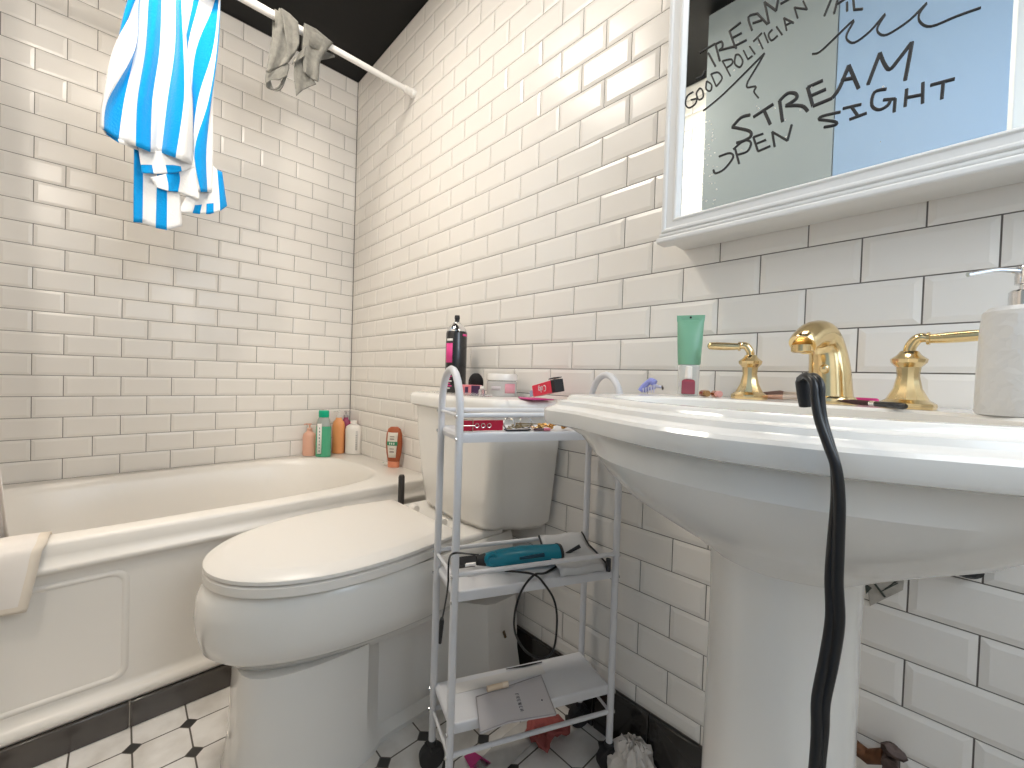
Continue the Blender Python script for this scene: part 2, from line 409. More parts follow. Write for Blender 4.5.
mb.lathe((TX+.172, p.y, p.z), [(.009, 0), (.009, .006), (.004, .008), (.004, .045), (.0, .047)], 12, axis=(1, -.55, -.15)); mb.build('bolt', mat('dull_bronze', (.12, .08, .04), .4, metal=.8), toi)

# ------------------------------------------------------------------ sink
SX = 2.10; PX = 2.094; BX = 2.09
snk = thing('pedestal_sink', (SX, -.25, 0), 'wide white porcelain pedestal sink with a stepped rim on the right wall', 'sink')
half = [(.292, -.008), (.298, -.10), (.304, -.20), (.311, -.30), (.316, -.37), (.315, -.402), (.298, -.424), (.262, -.432), (.222, -.443), (.165, -.470), (.085, -.503), (0, -.517)]
def dens(P, n=4):
    out = []
    for i in range(len(P)-1):
        for k in range(n): out.append(P[i].lerp(P[i+1], k/n))
    return out+[P[-1]]
hp = [Vector((a, b, 0)) for a, b in half]
hp = [hp[0]]+spline(hp, 4)[1:]
def sring(s_, z, push=0): 
    P = [(a*s_, b*(s_ if True else 1)-(0 if b > -.01 else 0)) for a, b, _ in hp]
    return [(SX+a, b, z) for a, b in P]+[(SX-a, b, z) for a, b in reversed(P[:-1])]
NP = len(sring(1, 0))
def ering(cx, cy, a, b, z):
    """ellipse sampled in the same angular order as sring"""
    base = sring(1, 0); out = []
    for x, y, _ in base:
        an = math.atan2((y-cy)/b, (x-cx)/a); out.append((cx+a*math.cos(an), cy+b*math.sin(an), z))
    return out
mb = MB()
R = [ering(PX, -.25, .084, .084, .672), ering(PX, -.25, .096, .094, .680), ering(PX, -.255, .122, .112, .698), ering(BX+.002, -.262, .158, .140, .720), ering(BX, -.268, .204, .172, .746), ering(BX, -.270, .240, .198, .776), ering(BX, -.268, .262, .218, .802)]
def mixr(A, B, t): return [tuple(a[i]*(1-t)+b[i]*t for i in range(3)) for a, b in zip(A, B)]
R += [mixr(ering(BX, -.265, .268, .226, .822), sring(.92, .822), .4), sring(.93, .834), sring(.975, .836), sring(.995, .839), sring(1, .844), sring(1, .859), sring(.993, .863), sring(.975, .865), sring(.966, .868), sring(.960, .874), sring(.945, .8755), sring(.930, .8765), sring(.924, .881), sring(.915, .884), sring(.90, .884)]
R += [ering(SX, -.300, .232, .152, .884), ering(SX, -.300, .225, .146, .880), ering(SX, -.275, .210, .136, .855), ering(SX, -.272, .175, .115, .80), ering(SX, -.27, .11, .075, .76), ering(SX, -.27, .02, .02, .75)]
mb.rings(R, 0, True, True); mb.build('basin', M['porcelain'], snk, angle=28)
mb = MB()
fl = []
def pedring(r, z):
    out = []
    for k in range(64):
        a = 2*PI*k/64; rr = r*(1-.012*math.cos(a*8)); out.append((PX+rr*math.cos(a), -.25+rr*math.sin(a), z))
    return out
mb.rings([pedring(.125, 0), pedring(.125, .03), pedring(.112, .045), pedring(.105, .06), pedring(.094, .10), pedring(.090, .20), pedring(.0875, .45), pedring(.0865, .60), pedring(.088, .66), pedring(.09, .685)])
mb.build('pedestal', M['porcelain'], snk, angle=40)

# brass faucet: two lever handles and a spout
DK = .884
fau = thing('faucet', (2.112, -.085, DK), 'polished brass faucet with a curved spout and two lever handles on the sink deck', 'faucet')
K = 1.24
def handle(x, y, dirx):
    mb = MB()
    mb.lathe((x, y, DK), [(r*1.12, z*K) for r, z in [(0, 0), (.026, 0), (.027, .003), (.0265, .006), (.020, .010), (.0135, .022), (.0105, .036), (.0115, .046), (.0165, .051), (.0175, .055), (.011, .060), (.0085, .064), (.0, .066)]], 12)
    h = mb.build('handle', M['gold'], fau, angle=25)
    mb = MB()
    P = spline([(x, y, DK+.058*K), (x+dirx*.001, y, DK+.069*K), (x+dirx*.009, y-.002, DK+.078*K), (x+dirx*.022, y-.004, DK+.077*K), (x+dirx*.05, y-.008, DK+.078*K), (x+dirx*.072, y-.012, DK+.079*K)], 5)
    n = len(P); rr = []
    for i in range(n):
        f = i/(n-1)
        rr.append(.0066 if f < .5 else (.0052+.0022*math.sin((f-.5)/.5*PI*.8)))
    rr[-1] = .003
    mb.tube(P, rr, 14); mb.lathe(P[int(n*.55)], [(0, -.002), (.0085, -.0015), (.0085, .0015), (0, .002)], 14, axis=(dirx, -.15, 0))
    WL[h.name] = WL[fau.name]; mb.build('lever', M['gold'], h, angle=50)
handle(1.995, -.085, -1)
handle(2.205, -.125, 1)
mb = MB(); mb.lathe((2.112, -.085, DK), [(0, 0), (.036, 0), (.037, .004), (.036, .008), (.032, .012), (0, .013)], 28, sx=1, sy=.85); mb.build('base', M['gold'], fau)
mb = MB()
P = spline([(2.112, -.080, DK+.008), (2.110, -.078, DK+.05), (2.106, -.079, DK+.085), (2.101, -.095, DK+.108), (2.094, -.120, DK+.108), (2.088, -.142, DK+.097), (2.086, -.150, DK+.090)], 6)
n = len(P); rr = [.031-.008*min(1, i/(n*.45)) - max(0, (i/(n-1)-.5))*.008 for i in range(n)]
mb.tube(P, rr, 20, flatdir=(1, 0, 0)); spo = mb.build('spout', M['gold'], fau, angle=50)
mb = MB(); mb.lathe((2.0858, -.148, DK+.078), [(0, 0), (.012, 0), (.015, .002), (.015, .012), (.0, .014)], 18); mb.build('aerator', M['gold'], spo)
mb = MB(); mb.sphere((2.108, -.110, DK+.055), .007, 8, 0, (1, .6, 1)); mb.build('lift_rod_knob', M['gold'], spo)

# soap dispenser
sd = thing('soap_dispenser', (2.300, -.185, DK), 'tall white crackle ceramic soap dispenser with a steel pump, right end of the sink', 'soap dispenser')
mb = MB(); mb.lathe((2.300, -.185, DK+.0005), [(0, 0), (.0335, 0), (.0355, .003), (.035, .05), (.034, .10), (.0325, .117), (.028, .122), (.013, .124), (0, .124)], 36)
bd = mb.build('bottle', M['ceramic'], sd)
m, nt, b = nodes('embossed_patchwork_ceramic'); b.inputs['Base Color'].default_value = (.68, .67, .65, 1); b.inputs['Roughness'].default_value = .3
tc = nt.nodes.new('ShaderNodeTexCoord'); vo = nt.nodes.new('ShaderNodeTexVoronoi'); vo.distance = 'CHEBYCHEV'; vo.feature = 'F1'; vo.inputs['Scale'].default_value = 70
nt.links.new(tc.outputs['Object'], vo.inputs['Vector']); bp = nt.nodes.new('ShaderNodeBump'); bp.inputs['Strength'].default_value = .6; bp.inputs['Distance'].default_value = .003
nt.links.new(vo.outputs['Distance'], bp.inputs['Height']); nt.links.new(bp.outputs['Normal'], b.inputs['Normal']); bd.data.materials[0] = m
mb = MB(); cx_, cy_ = 2.300, -.185
mb.lathe((cx_, cy_, DK+.1235), [(0, 0), (.0135, 0), (.0135, .016), (.012, .018), (.006, .018), (.006, .024), (.0095, .025), (.0095, .043), (.0085, .045), (0, .045)], 20)
mb.tube(spline([(cx_, cy_, DK+.162), (cx_-.012, cy_-.010, DK+.163), (cx_-.026, cy_-.020, DK+.1635), (cx_-.046, cy_-.034, DK+.159)], 5), .0027, 10)
mb.build('pump', M['chrome'], sd)

# ------------------------------------------------------------------ medicine cabinet
cab = thing('medicine_cabinet', (2.12, -.06, 1.195), 'white framed mirrored medicine cabinet with marker writing, on the tiled wall above the sink', 'cabinet')
cx0, cx1, cz0, cz1 = 1.826, 2.46, 1.205, 1.86
mb = MB(); mb.box((cx0, -.085, cz0), (cx1, -.0045, cz1)); mb.build('body', M['cabinet'], cab, bevel=.002)
mb = MB()
mb.box((cx0-.006, -.122, cz0-.013), (cx1+.006, -.0855, cz0-.001)); mb.box((cx0-.003, -.117, cz0-.001), (cx1+.003, -.0857, cz0+.008))
mb.build('bottom_molding', M['cabinet'], cab, bevel=.004)
# mitred door frame
mx0, mx1, mz0, mz1 = 1.864, 2.425, 1.242, 1.825
mb = MB()
prof = [(0, -.086), (0, -.115), (.003, -.119), (.008, -.119), (.011, -.116), (.024, -.116), (.027, -.119), (.031, -.118), (.034, -.112), (.036, -.107)]
Rr = []
ox0, ox1, oz0, oz1 = mx0-.036, mx1+.036, mz0-.030, mz1+.036
for i, y in prof:
    j = i*.030/.036
    Rr.append([(ox0+i, y, oz0+j), (ox1-i, y, oz0+j), (ox1-i, y, oz1-i), (ox0+i, y, oz1-i)])
mb.rings(Rr, 0, False, False); mb.build('door_frame', M['cabinet'], cab, smooth=False, bevel=.001)
mb = MB(); mb.box((mx0-.002, -.1062, mz0-.002), (mx1+.002, -.100, mz1+.002)); mb.build('mirror', M['mirror'], cab, smooth=False)
YM = -.1075
def A(x, y): return (680+x/5.689, y/5.689)
def B(x, y): return (800+x/4.571, y/4.571)
def Cc(x, y): return (660+x/2.813, y/2.813)
def strokes(name, fn, L, r=.0018, ink=M['ink']):
    mb = MB()
    for st in L:
        P = [at(*fn(*q), 'y', YM) for q in st]
        P = [p for p in P]
        if len(P) > 2: P = spline(P, 4)
        P = [Vector((p.x, YM, p.z)) for p in P]
        mb.tube(P, r, 8, flat=.35, flatdir=(0, 1, 0))
    return mb.build(name, ink, cab)
strokes('marker_word', A, [[(398,652),(345,668),(295,722)],[(295,722),(330,728),(395,745),(400,775),(360,800),(320,812)],[(415,665),(530,590)],[(478,628),(512,705)],
  [(565,570),(582,690)],[(565,572),(610,530),(655,530),(660,560),(600,600)],[(600,600),(690,600),(725,630)],[(812,455),(725,495)],[(725,495),(755,602)],[(755,602),(845,565),(865,555)],[(740,545),(830,505)],
  [(865,555),(905,500),(960,370)],[(960,370),(985,430),(1015,500)],[(915,455),(990,440)]], .0024)['label'] = 'lower word STREAM, letters S to A'
strokes('marker_word', B, [[(310,385),(365,240)],[(365,240),(385,290),(410,315),(450,270),(510,192)],[(512,190),(500,260),(480,365)]], .0022)['label'] = 'lower word STREAM, final M'
strokes('marker_word', Cc, [[(165,440),(195,430),(205,442),(180,475),(155,487),(150,477)],[(210,415),(222,460)],[(205,420),(235,395),(255,400),(245,425),(215,435)],[(290,375),(262,385)],[(262,385),(275,425)],[(275,425),(310,410)],[(268,405),(298,392)],[(322,412),(315,370)],[(315,370),(358,395)],[(358,395),(370,350)]], .0016)['label'] = 'word OPEN'
strokes('marker_word', B, [[(185,510),(100,530),(85,545)],[(85,545),(160,555),(160,570),(108,580)],[(195,495),(280,475)],[(235,487),(265,530)],[(225,545),(305,515)],[(395,405),(340,420),(328,480),(360,500),(400,480),(415,450)],[(380,455),(435,450)],[(435,450),(430,510)],
  [(488,405),(480,485)],[(562,375),(560,470)],[(485,445),(562,430)],[(595,388),(708,358)],[(655,375),(648,450)]], .0019)['label'] = 'word SIGHT'
strokes('marker_squiggle', B, [[(55,245),(90,235),(160,170),(245,90),(215,150),(215,180),(250,192),(320,140),(390,60),(355,120),(360,150),(400,155),(500,90),(580,10),(545,60),(550,100),(600,118),(720,70),(828,32)]], .0012)
strokes('marker_word', A, [[(860,-10),(820,88)],[(895,0),(875,75)],[(895,20),(940,-10)],[(950,10),(950,60)],[(985,-10),(990,55)],[(990,52),(1040,48)]], .0014)['label'] = 'top word cut off above'
strokes('marker_word', A, [[(140,400),(125,430),(90,445)],[(110,300),(200,245)],[(160,300),(200,375)],[(200,250),(225,345)],[(200,250),(235,235),(240,265),(220,285)],[(220,285),(300,265),(320,272)],[(345,125),(280,175)],[(280,175),(310,260)],[(310,260),(378,225)],[(300,212),(350,185)],[(408,170),(388,95),(440,75)],[(440,75),(495,135)],[(412,130),(465,112)],[(505,130),(480,10)],[(480,10),(545,58)],[(545,58),(560,-20)],[(570,20),(640,-20)]], .0016)['label'] = 'upper word STREAM'
strokes('marker_word', A, [[(75,520),(40,545),(30,590),(50,612),(85,590),(95,560)],[(60,567),(98,558)],[(110,500),(92,530),(105,565),(130,550),(125,510),(110,500)],[(150,460),(147,505),(172,515),(178,480),(150,460)],[(175,420),(205,490)],[(205,490),(238,445),(215,410),(175,420)]], .0012)['label'] = 'word GOOD'
strokes('marker_word', A, [[(240,345),(285,430)],[(240,345),(290,335),(295,360),(262,385)],[(315,310),(310,360),(340,380),(355,345),(335,310),(315,310)],[(360,285),(385,335)],[(385,335),(412,315)],[(395,262),(425,305)],[(415,235),(465,185)],[(440,210),(470,275)],[(478,185),(500,240)],[(525,165),(502,195),(520,228),(555,200)],[(548,150),(580,195)],[(605,170),(590,100)],[(590,100),(645,128)],[(598,142),(632,125)],[(668,100),(650,40)],[(650,40),(722,50)],[(722,50),(700,5)]], .0012)['label'] = 'word POLITICIAN'
strokes('marker_squiggle', A, [[(130,630),(250,530),(480,300)],[(480,300),(440,370),(385,460)],[(385,460),(380,495),(430,490),(420,520),(445,555)]], .0012)
mb = MB()
for k in range(60):
    u = random.gauss(708, 5) if k < 45 else random.uniform(715, 900); v = random.uniform(120, 212) if k < 45 else random.uniform(20, 160)
    p = at(u, v, 'y', YM); mb.sphere((p.x, -.1065, p.z), random.uniform(.0006, .0016), 4, 0, (1, .4, 1))
sp_ = mb.build('toothpaste_specks', M['porcelain'], cab); sp_['kind'] = 'stuff'

# vanity light over the cabinet and wall sconce behind the door
vl = thing('vanity_light', (2.12, -.006, 1.98), 'white vanity light bar on the wall above the medicine cabinet, above the picture', 'lamp')
mb = MB(); mb.box((1.90, -.05, 1.98), (2.34, -.0045, 2.06)); mb.build('back_plate', M['cabinet'], vl, bevel=.004)
glow = emis('warm_lamp_glass', (1.0, .88, .72), 6.0)
for x in (1.97, 2.12, 2.27):
    mb = MB(); mb.sphere((x, -.10, 2.02), .04, 12); mb.build('bulb', glow, vl)
    mb = MB(); mb.lathe((x, -.05, 2.02), [(.02, 0), (.02, .015), (.015, .02)], 16, axis=(0, -1, 0)); mb.build('socket', M['chrome'], vl)
def plight(name, loc, power, col, r):
    l = bpy.data.lights.new(name, 'POINT'); l.energy = power; l.color = col; l.shadow_soft_size = r
    o = bpy.data.objects.new(name, l); COL.objects.link(o); o.location = loc; return o
for i, x in enumerate((1.97, 2.12, 2.27)): plight('vanity_bulb_light', (x, -.17, 2.02), 1.3, (1, .91, .80), .06)
sc = thing('wall_sconce', (1.75, YF, 2.0), 'round glass wall sconce behind the open door, outside the picture', 'lamp')
mb = MB(); mb.lathe((1.75, YF+.004, 2.02), [(0, 0), (.05, 0), (.05, .01), (.02, .02), (.015, .05), (0, .05)], 20, axis=(0, 1, 0)); mb.build('mount', M['chrome'], sc)
mb = MB(); mb.sphere((1.75, YF+.10, 2.02), .055, 12); mb.build('globe', glow, sc)
plight('sconce_light', (1.68, YF+.17, 2.02), 10.5, (1, .91, .80), .05)

cl = thing('added_fill_lamp', (1.05, -.80, 2.42), 'added round glass fill lamp, flush on the black ceiling, above the picture', 'lamp')  # unseen fitting added to carry the overhead fill
mb = MB(); mb.lathe((1.05, -.80, 2.42), [(.17, .02), (.175, .03), (.17, .048), (0, .049)], 32); mb.build('canopy', M['chrome'], cl)
mb = MB(); mb.lathe((1.05, -.80, 2.42), [(0, -.005), (.08, -.003), (.13, .006), (.16, .0195), (0, .0196)], 32); mb.build('glass_shade', glow, cl)

# ------------------------------------------------------------------ shower rod, towel, grey cloth
RX, RZ = .61, 2.122
rod = thing('shower_rod', (RX, 0, RZ), 'white shower rod running from the tiled wall over the tub', 'shower rod')
mb = MB(); mb.tube([(RX, -.012, RZ), (RX, -.5, RZ)], .0115, 16); mb.tube([(RX, -.45, RZ), (RX, YF+.006, RZ)], .0135, 16); mb.build('pole', M['rod'], rod)
for y, s_ in ((-.004, -1), (YF+.004, 1)):
    mb = MB(); mb.lathe((RX, y, RZ), [(.0, 0), (.019, 0), (.019, .012), (.0155, .016), (.0155, .05), (.0, .052)], 20, axis=(0, s_, 0)); mb.build('end_cap', M['rod'], rod)

def patch(mb, rows, colors, xoff, fold=0.0, nf=3, ph=0, sub=5, vs=6, vcol=None):
    """rows: list of (boundary x list, y or list of y) photo positions on the hanging plane; colors: material per strip"""
    G = []
    for bx, by in rows:
        if not isinstance(by, (list, tuple)): by = [by]*len(bx)
        line = []
        for i in range(len(bx)-1):
            for k in range(sub):
                t = k/sub; line.append((bx[i]*(1-t)+bx[i+1]*t, by[i]*(1-t)+by[i+1]*t))
        line.append((bx[-1], by[-1])); G.append(line)
    n = len(G[0]); cols = []
    for j in range(n):
        P = spline([Vector((G[r][j][0], G[r][j][1], 0)) for r in range(len(G))], vs); cols.append(P)
    m_ = len(cols[0]); g3 = []
    for i in range(m_):
        row = []
        for j in range(n):
            s_ = j/(n-1); tt = i/(m_-1)
            amp = fold*(.35+.65*tt)
            x = RX+xoff+amp*math.sin(2*PI*nf*s_+ph)+.25*amp*math.sin(2*PI*nf*2.3*s_+5*tt)
            q = at(cols[j][i].x, cols[j][i].y, 'x', x); row.append(q)
        g3.append(row)
    k = len(mb.v)
    for row in g3: mb.v += [tuple(p) for p in row]
    for i in range(m_-1):
        for j in range(n-1):
            a = k+i*n+j
            mb.f.append((a, a+1, a+1+n, a+n))
            c = colors[j//sub]
            if vcol: c = vcol(j/(n-1), i/(m_-1), c)
            mb.m.append(c)
mb = MB()
W, Bl = 0, 1
# back layer left edge
patch(mb, [([150,158,172],-58),([128,135,150],0),([119,121,140],38),([112,114,130],70)], [Bl, W], -.012, .004, 1)
# right, partly hidden layer
patch(mb, [([188,198,203,214,217,218,219,220],[-38]*8),([182,193,199,215,219,219.4,219.7,220],0),([183,184.5,187,196,213,217,217.5,218],50),([190,190.5,191,192,198,209,211,213],100),([192,192.3,192.6,193,193.5,195,206,213],150),([199,199.2,199.5,200,200.5,201,207,212],192)],
      [W, Bl, W, Bl, W, Bl, W], -.004, .010, 1.5, 1, sub=4)
# top part wrapped over the rod, front layer
patch(mb, [([142,144,145,152,162,176,183,190],[-60,-58,-57,-54,-50,-44,-40,-36]),([137,138,139,149,161,176,181,184],0),([113,134,135.5,146,159,175,183,187],[50]*8),([103,107,124,138,152,168,184,192],100),([100,103,118,136,150,162,176,192.5],[127,129,140,146,152,153,158,165])],
      [W, Bl, W, Bl, W, Bl, W], .020, .019, 2.6, 0)
# hem fold under the front layer
patch(mb, [([101,104,118,137,151,163,177,193],[126,128,139,146,151,153,158,165]),([104,106,119,138,152,164,178,192],[131,134,143,150,154,157,162,167])], [W, Bl, W, Bl, W, Bl, W], .004, .004, 2.6, 0, vs=3)
# tucked loop below the hem
patch(mb, [([138,150,170,193],[146,150,153,162]),([140,152,172,194],[160,160,161,168]),([142,155,175,192],[173,174,173,168])], [W, W, W], .008, .006, 1.5, 1, sub=8,
      vcol=lambda s_, t, c: Bl if (t > .62 and (s_ < .26 or .5 < s_ < .76)) else W)
# long strip hanging down
patch(mb, [([134,143,157,167,178],[142,146,150,152,154]),([134,143,157,167,180],[175,178,184,190,196]),([133.5,142,156,167,182],[222,223,228,230,226])], [Bl, W, Bl, W], -.008, .008, 1.2, 2)
# folded band
patch(mb, [([150,166,179,196],[178,174,172,165]),([154,168,180,200],[183,184,180,176]),([156,168,178,199],[187,191,192,200])], [W, Bl, W], .004, .005, 1, 0)
# right flap
patch(mb, [([196,201,206,213,217,222],[170,168,166,166,170,172]),([186,196,204,210,219,225],[196,194,192,190,192,194]),([178,190,200,210,220,227],[212,213,214,214,211,206])], [W, W, W, W, Bl], -.012, .006, 1.4, 1,
      vcol=lambda s_, t, c: Bl if (t > .72 and (.22 < s_ < .38 or .5 < s_ < .68)) else c)
# loop round the rod
for (ya, yb) in ((-.93, -.70),):
    R = []
    cols_ = 26
    for k in range(13):
        a = PI*k/12
        R.append([(RX+.0185*math.cos(a), ya+(yb-ya)*j/cols_, RZ+.0185*math.sin(a)) for j in range(cols_+1)])
    R = [[(RX-.018, p[1], RZ-.12) for p in R[-1]]]+list(reversed(R))+[[(RX+.02, p[1], RZ-.06) for p in R[0]]]
    mb.rings(R, 0, False, False, closed=False, mif=lambda i, j: Bl if (j//4) % 2 else W)
tw = mb.build('beach_towel', [M['white'], M['blue']], angle=70, solid=.0035)
tag(tw, 'blue and white striped towel hanging from the shower rod', 'towel')

mb = MB()
def gp(rows, xoff, fold=.006, nf=1.5, ph=0): patch(mb, rows, [0]*(len(rows[0][0])-1), xoff, fold, nf, ph, sub=6)
gp([([279,288,297],[8,14,22]),([276,287,299],[24,27,34]),([270,284,298],[52,52,48]),([266,277,289],[72,68,62])], .016)
gp([([266,272,279,288],[72,72,68,63]),([265,269,278,289],[80,76,75,68]),([266,271,279,287],[84,80,80,76])], .016, .003)
gp([([266,270],[77,79]),([267,274],[88,90]),([279,282],[86,88]),([289,289],[64,68])], .006, .002)
gp([([274,282,290],[22,26,30]),([270,280,288],[50,50,52]),([266,276,287],[80,79,77])], -.016, .004)
gp([([281,290,298],[8,14,22]),([284,292,299],[26,28,34]),([289,294,299],[60,54,44])], .026, .005, 1, 2)
gp([([304,316,333],[23,29,43]),([303,314,326],[36,42,52]),([302,312,320],[50,56,62]),([303,312,319],[62,68,74]),([304,310,318],[72,78,82])], .016)
gp([([295,302,309],[60,54,62]),([294,303,314],[74,76,80]),([296,303,316],[96,90,84])], .008, .006, 1, 1)
gp([([294,300,306],[58,52,46]),([292,299,305],[64,60,56])], .02, .003)
gp([([318,326,334],[52,52,55]),([318,322,335],[60,60,57])], -.01, .003)
for yc0, yc1 in ((-.548, -.49), (-.455, -.385)):
    R = []
    for k in range(13):
        a = PI*k/12; R.append([(RX+.0175*math.cos(a), yc0+(yc1-yc0)*j/6, RZ+.0175*math.sin(a)) for j in range(7)])
    mb.rings([[(RX-.017, p[1], RZ-.05) for p in R[-1]]]+list(reversed(R))+[[(RX+.018, p[1], RZ-.05) for p in R[0]]], 0, False, False, closed=False)
gc = mb.build('washcloth', [M['greycloth']], angle=70, solid=.003)
tag(gc, 'crumpled grey cloth looped over the shower rod right of the striped towel', 'cloth')

# curtain bunched at the left end of the rod, only its bottom edge reaches the picture
mb = MB(); R = []
for i in range(14):
    z = 2.10-(2.10-.36)*i/13; row = []
    for j in range(60):
        s_ = j/59; ye = -1.165+.055*max(0, (1.0-z)/.62)+(0 if z < 1 else -.05*(z-1)); y = (YF+.015)+(ye-YF-.015)*s_; row.append((RX+.035*math.sin(2*PI*7*s_)*(1-.2*i/13), y, z))
    R.append(row)
mb.rings(R, 0, False, False, closed=False); sc_ = mb.build('shower_curtain', M['linen'], angle=80, solid=.002)
tag(sc_, 'white shower curtain bunched inside the far left end of the bathtub', 'shower curtain')

# bath mat over the tub edge
mb = MB()
def zed(x): return deckz(x)+.004
y1, y0 = -1.030, -1.36
path = [(.70, deckz(.70)+.004-.02), (.765, zed(.765)+.006), (.80, zed(.80)+.004), (.85, zed(.85)+.004), (.868, .500), (.876, .488), (.880, .45), (.882, .42), (.884, .39), (.885, .367)]
path = [(.752, .40), (.766, .46), (.782, .498), (.80, .508)]+path[3:]
pp = spline([Vector((a, 0, b)) for a, b in path], 3)
R = []
for i, p in enumerate(pp):
    f = i/(len(pp)-1); yy1 = y1-.028*max(0, (f-.45)/.55)
    R.append([(p.x+.0025*math.sin(j*.6+i*.3), yy1+(y0-yy1)*j/20, p.z+.002*math.sin(j*.5)) for j in range(21)])
mb.rings(R, 0, False, False, closed=False, mif=lambda i, j: 1 if (j == 0 or i >= len(pp)-3) else 0)
bm_ = mb.build('bath_mat', [M['linen'], M['hem']], angle=80, solid=.004); tag(bm_, 'white cotton bath mat draped over the front edge of the bathtub', 'bath mat')

# ------------------------------------------------------------------ rolling cart
Lv = Vector((.117, .351, 0)).normalized(); Wv = Vector((Lv.y, -Lv.x, 0))
A1 = Vector((1.453, -.385, 0)); A2 = A1+Wv*.158; B1 = A1+Lv*.352; B2 = A2+Lv*.372
B1 = Vector((1.610, -.034, 0)); B2 = Vector((1.730, -.080, 0)); A2 = Vector((1.576, -.425, 0))
Lv = (B2-A2).normalized(); Wv = Vector((Lv.y, -Lv.x, 0))
cart = thing('rolling_cart', tuple((A1+B2)/2), 'narrow three-tier white metal cart with arched handles, standing beside the toilet', 'cart')
def zz(p, z): return Vector((p.x, p.y, z))
def ucurve(p, q, top):
    mid = (p+q)/2; d = (q-p)/2; P = [zz(p, .062), zz(p, top-.085)]
    for k in range(1, 12):
        a = PI*k/12; P.append(Vector((mid.x-d.x*math.cos(a), mid.y-d.y*math.cos(a), top-.085+.085*math.sin(a))))
    P += [zz(q, top-.085), zz(q, .062)]; return P
for p, q, in ((A1, A2), (B1, B2)):
    mb = MB(); mb.tube(ucurve(p, q, .922), .0080, 14); mb.build('end_frame', M['powder'], cart)
wc = [A1, A2, B2, B1]
def tray(z, lip=.021, name='shelf'):
    mb = MB(); ins = .0
    ring = lambda e, zz_: [tuple(zz(p + ((A1+B2)/2-p).normalized()*e, zz_)) for p in wc]
    # rounded pan: down-turned edges
    mb.rings([ring(.004, z-lip), ring(.001, z-lip*.5), ring(.003, z-.004), ring(.010, z), ring(.02, z)], 0, False, True)
    mb.rings([list(reversed(r)) for r in [ring(.006, z-lip), ring(.012, z-.004)]], 0, False, True)
    return mb.build(name, M['powder'], cart, bevel=.002, angle=30)
tray(.795); tray(.472); tray(.200)
def rail(p, q, z, r=.005):
    mb = MB(); mb.tube([zz(p, z), zz(q, z)], r, 10); mb.build('rail', M['powder'], cart)
for z in (.830, .508): rail(A2, B2, z); rail(A1, B1, z)
rail(A1, A2, .828, .0035); rail(A1, A2, .50, .0035)
rail(A2, B2, .138); rail(A1, B1, .138); rail(A1, A2, .135, .0035); rail(B1, B2, .135, .0035)
for p in (A1, A2, B1, B2):
    for z in (.828, .782, .505, .455, .185, .138):
        d = (p-(A1+B2)/2).normalized(); c = zz(p, z)+Vector((d.x, d.y, 0))*.0075
        mb = MB(); mb.lathe(c, [(.0042, 0), (.004, .0022), (.002, .003), (0, .003)], 8, axis=(d.x, d.y, 0)); mb.build('screw', M['chrome'], cart)
for p in (A1, A2, B1, B2):
    mb = MB(); c = zz(p, .029)
    mb.lathe(c-Wv*.013, [(0, 0), (.020, 0), (.0285, .004), (.0285, .022), (.020, .026), (0, .026)], 24, axis=tuple(Wv))
    mb.lathe((p.x, p.y, .050), [(.006, 0), (.011, .002), (.011, .014), (.006, .018)], 14)
    mb.box((p.x-.017, p.y-.010, .046), (p.x+.017, p.y+.010, .054))
    mb.build('caster', M['rubber'], cart, bevel=.001)

TZ1, TZ2, TZ3 = .7955, .4725, .2005   # tray tops

# ------------------------------------------------------------------ things on the top tray
red = mat('crimson_leather', (.50, .01, .045), .35, bump=.2, bscale=80)
p0 = at(466, 429, 'z', TZ1+.004); 
ca = at(462, 429, 'z', TZ1+.008); cb = at(503, 429, 'z', TZ1+.008)
bt = thing('buckle_strap', tuple((ca+cb)/2), 'red leather strap with a pale metal buckle lying at the left of the cart top', 'strap')
def at_on(u, v, z): return at(u, v, 'z', z)
d = (Vector((A2.x, A2.y, 0))-Vector((B2.x, B2.y, 0))).normalized()
# strap stands on edge along the front of the tray
s0 = A2+Lv*.010-Wv*.014; s1 = A2+Lv*.096-Wv*.016
mb = MB()
strapP = [Vector(s0), Vector(s0).lerp(s1, .5)+Wv*.002, Vector(s1)]
R = []
for i in range(9):
    q = s0.lerp(s1, i/8)+Wv*.0015*math.sin(i); 
    R.append([q+Wv*.0018+Vector((0,0,TZ1+.001)), q+Wv*.0018+Vector((0,0,TZ1+.0225)), q-Wv*.0018+Vector((0,0,TZ1+.0225)), q-Wv*.0018+Vector((0,0,TZ1+.001))])
mb.rings(R); mb.build('band', red, bt, bevel=.0008)
mb = MB(); q = s0+Wv*.004
def loc2(a, z): return q+Lv*a+Vector((0, 0, TZ1+z))
mb.tube([loc2(.000, .001), loc2(.020, .001), loc2(.020, .0245), loc2(.000, .0245)], .0013, 8, closed=True)
mb.tube([loc2(-.003, .012), loc2(.024, .012)], .001, 8); mb.build('buckle', mat('pale_gold', (.85, .72, .6), .25, metal=1), bt)
for k in range(3):
    c = loc2(.029+.013*k, .012)
    mb = MB(); mb.tube([c+.0042*(math.cos(2*PI*j/12)*Lv+math.sin(2*PI*j/12)*Vector((0,0,1))) for j in range(12)], .0009, 6, closed=True); mb.build('eyelet', M['chrome'], bt)
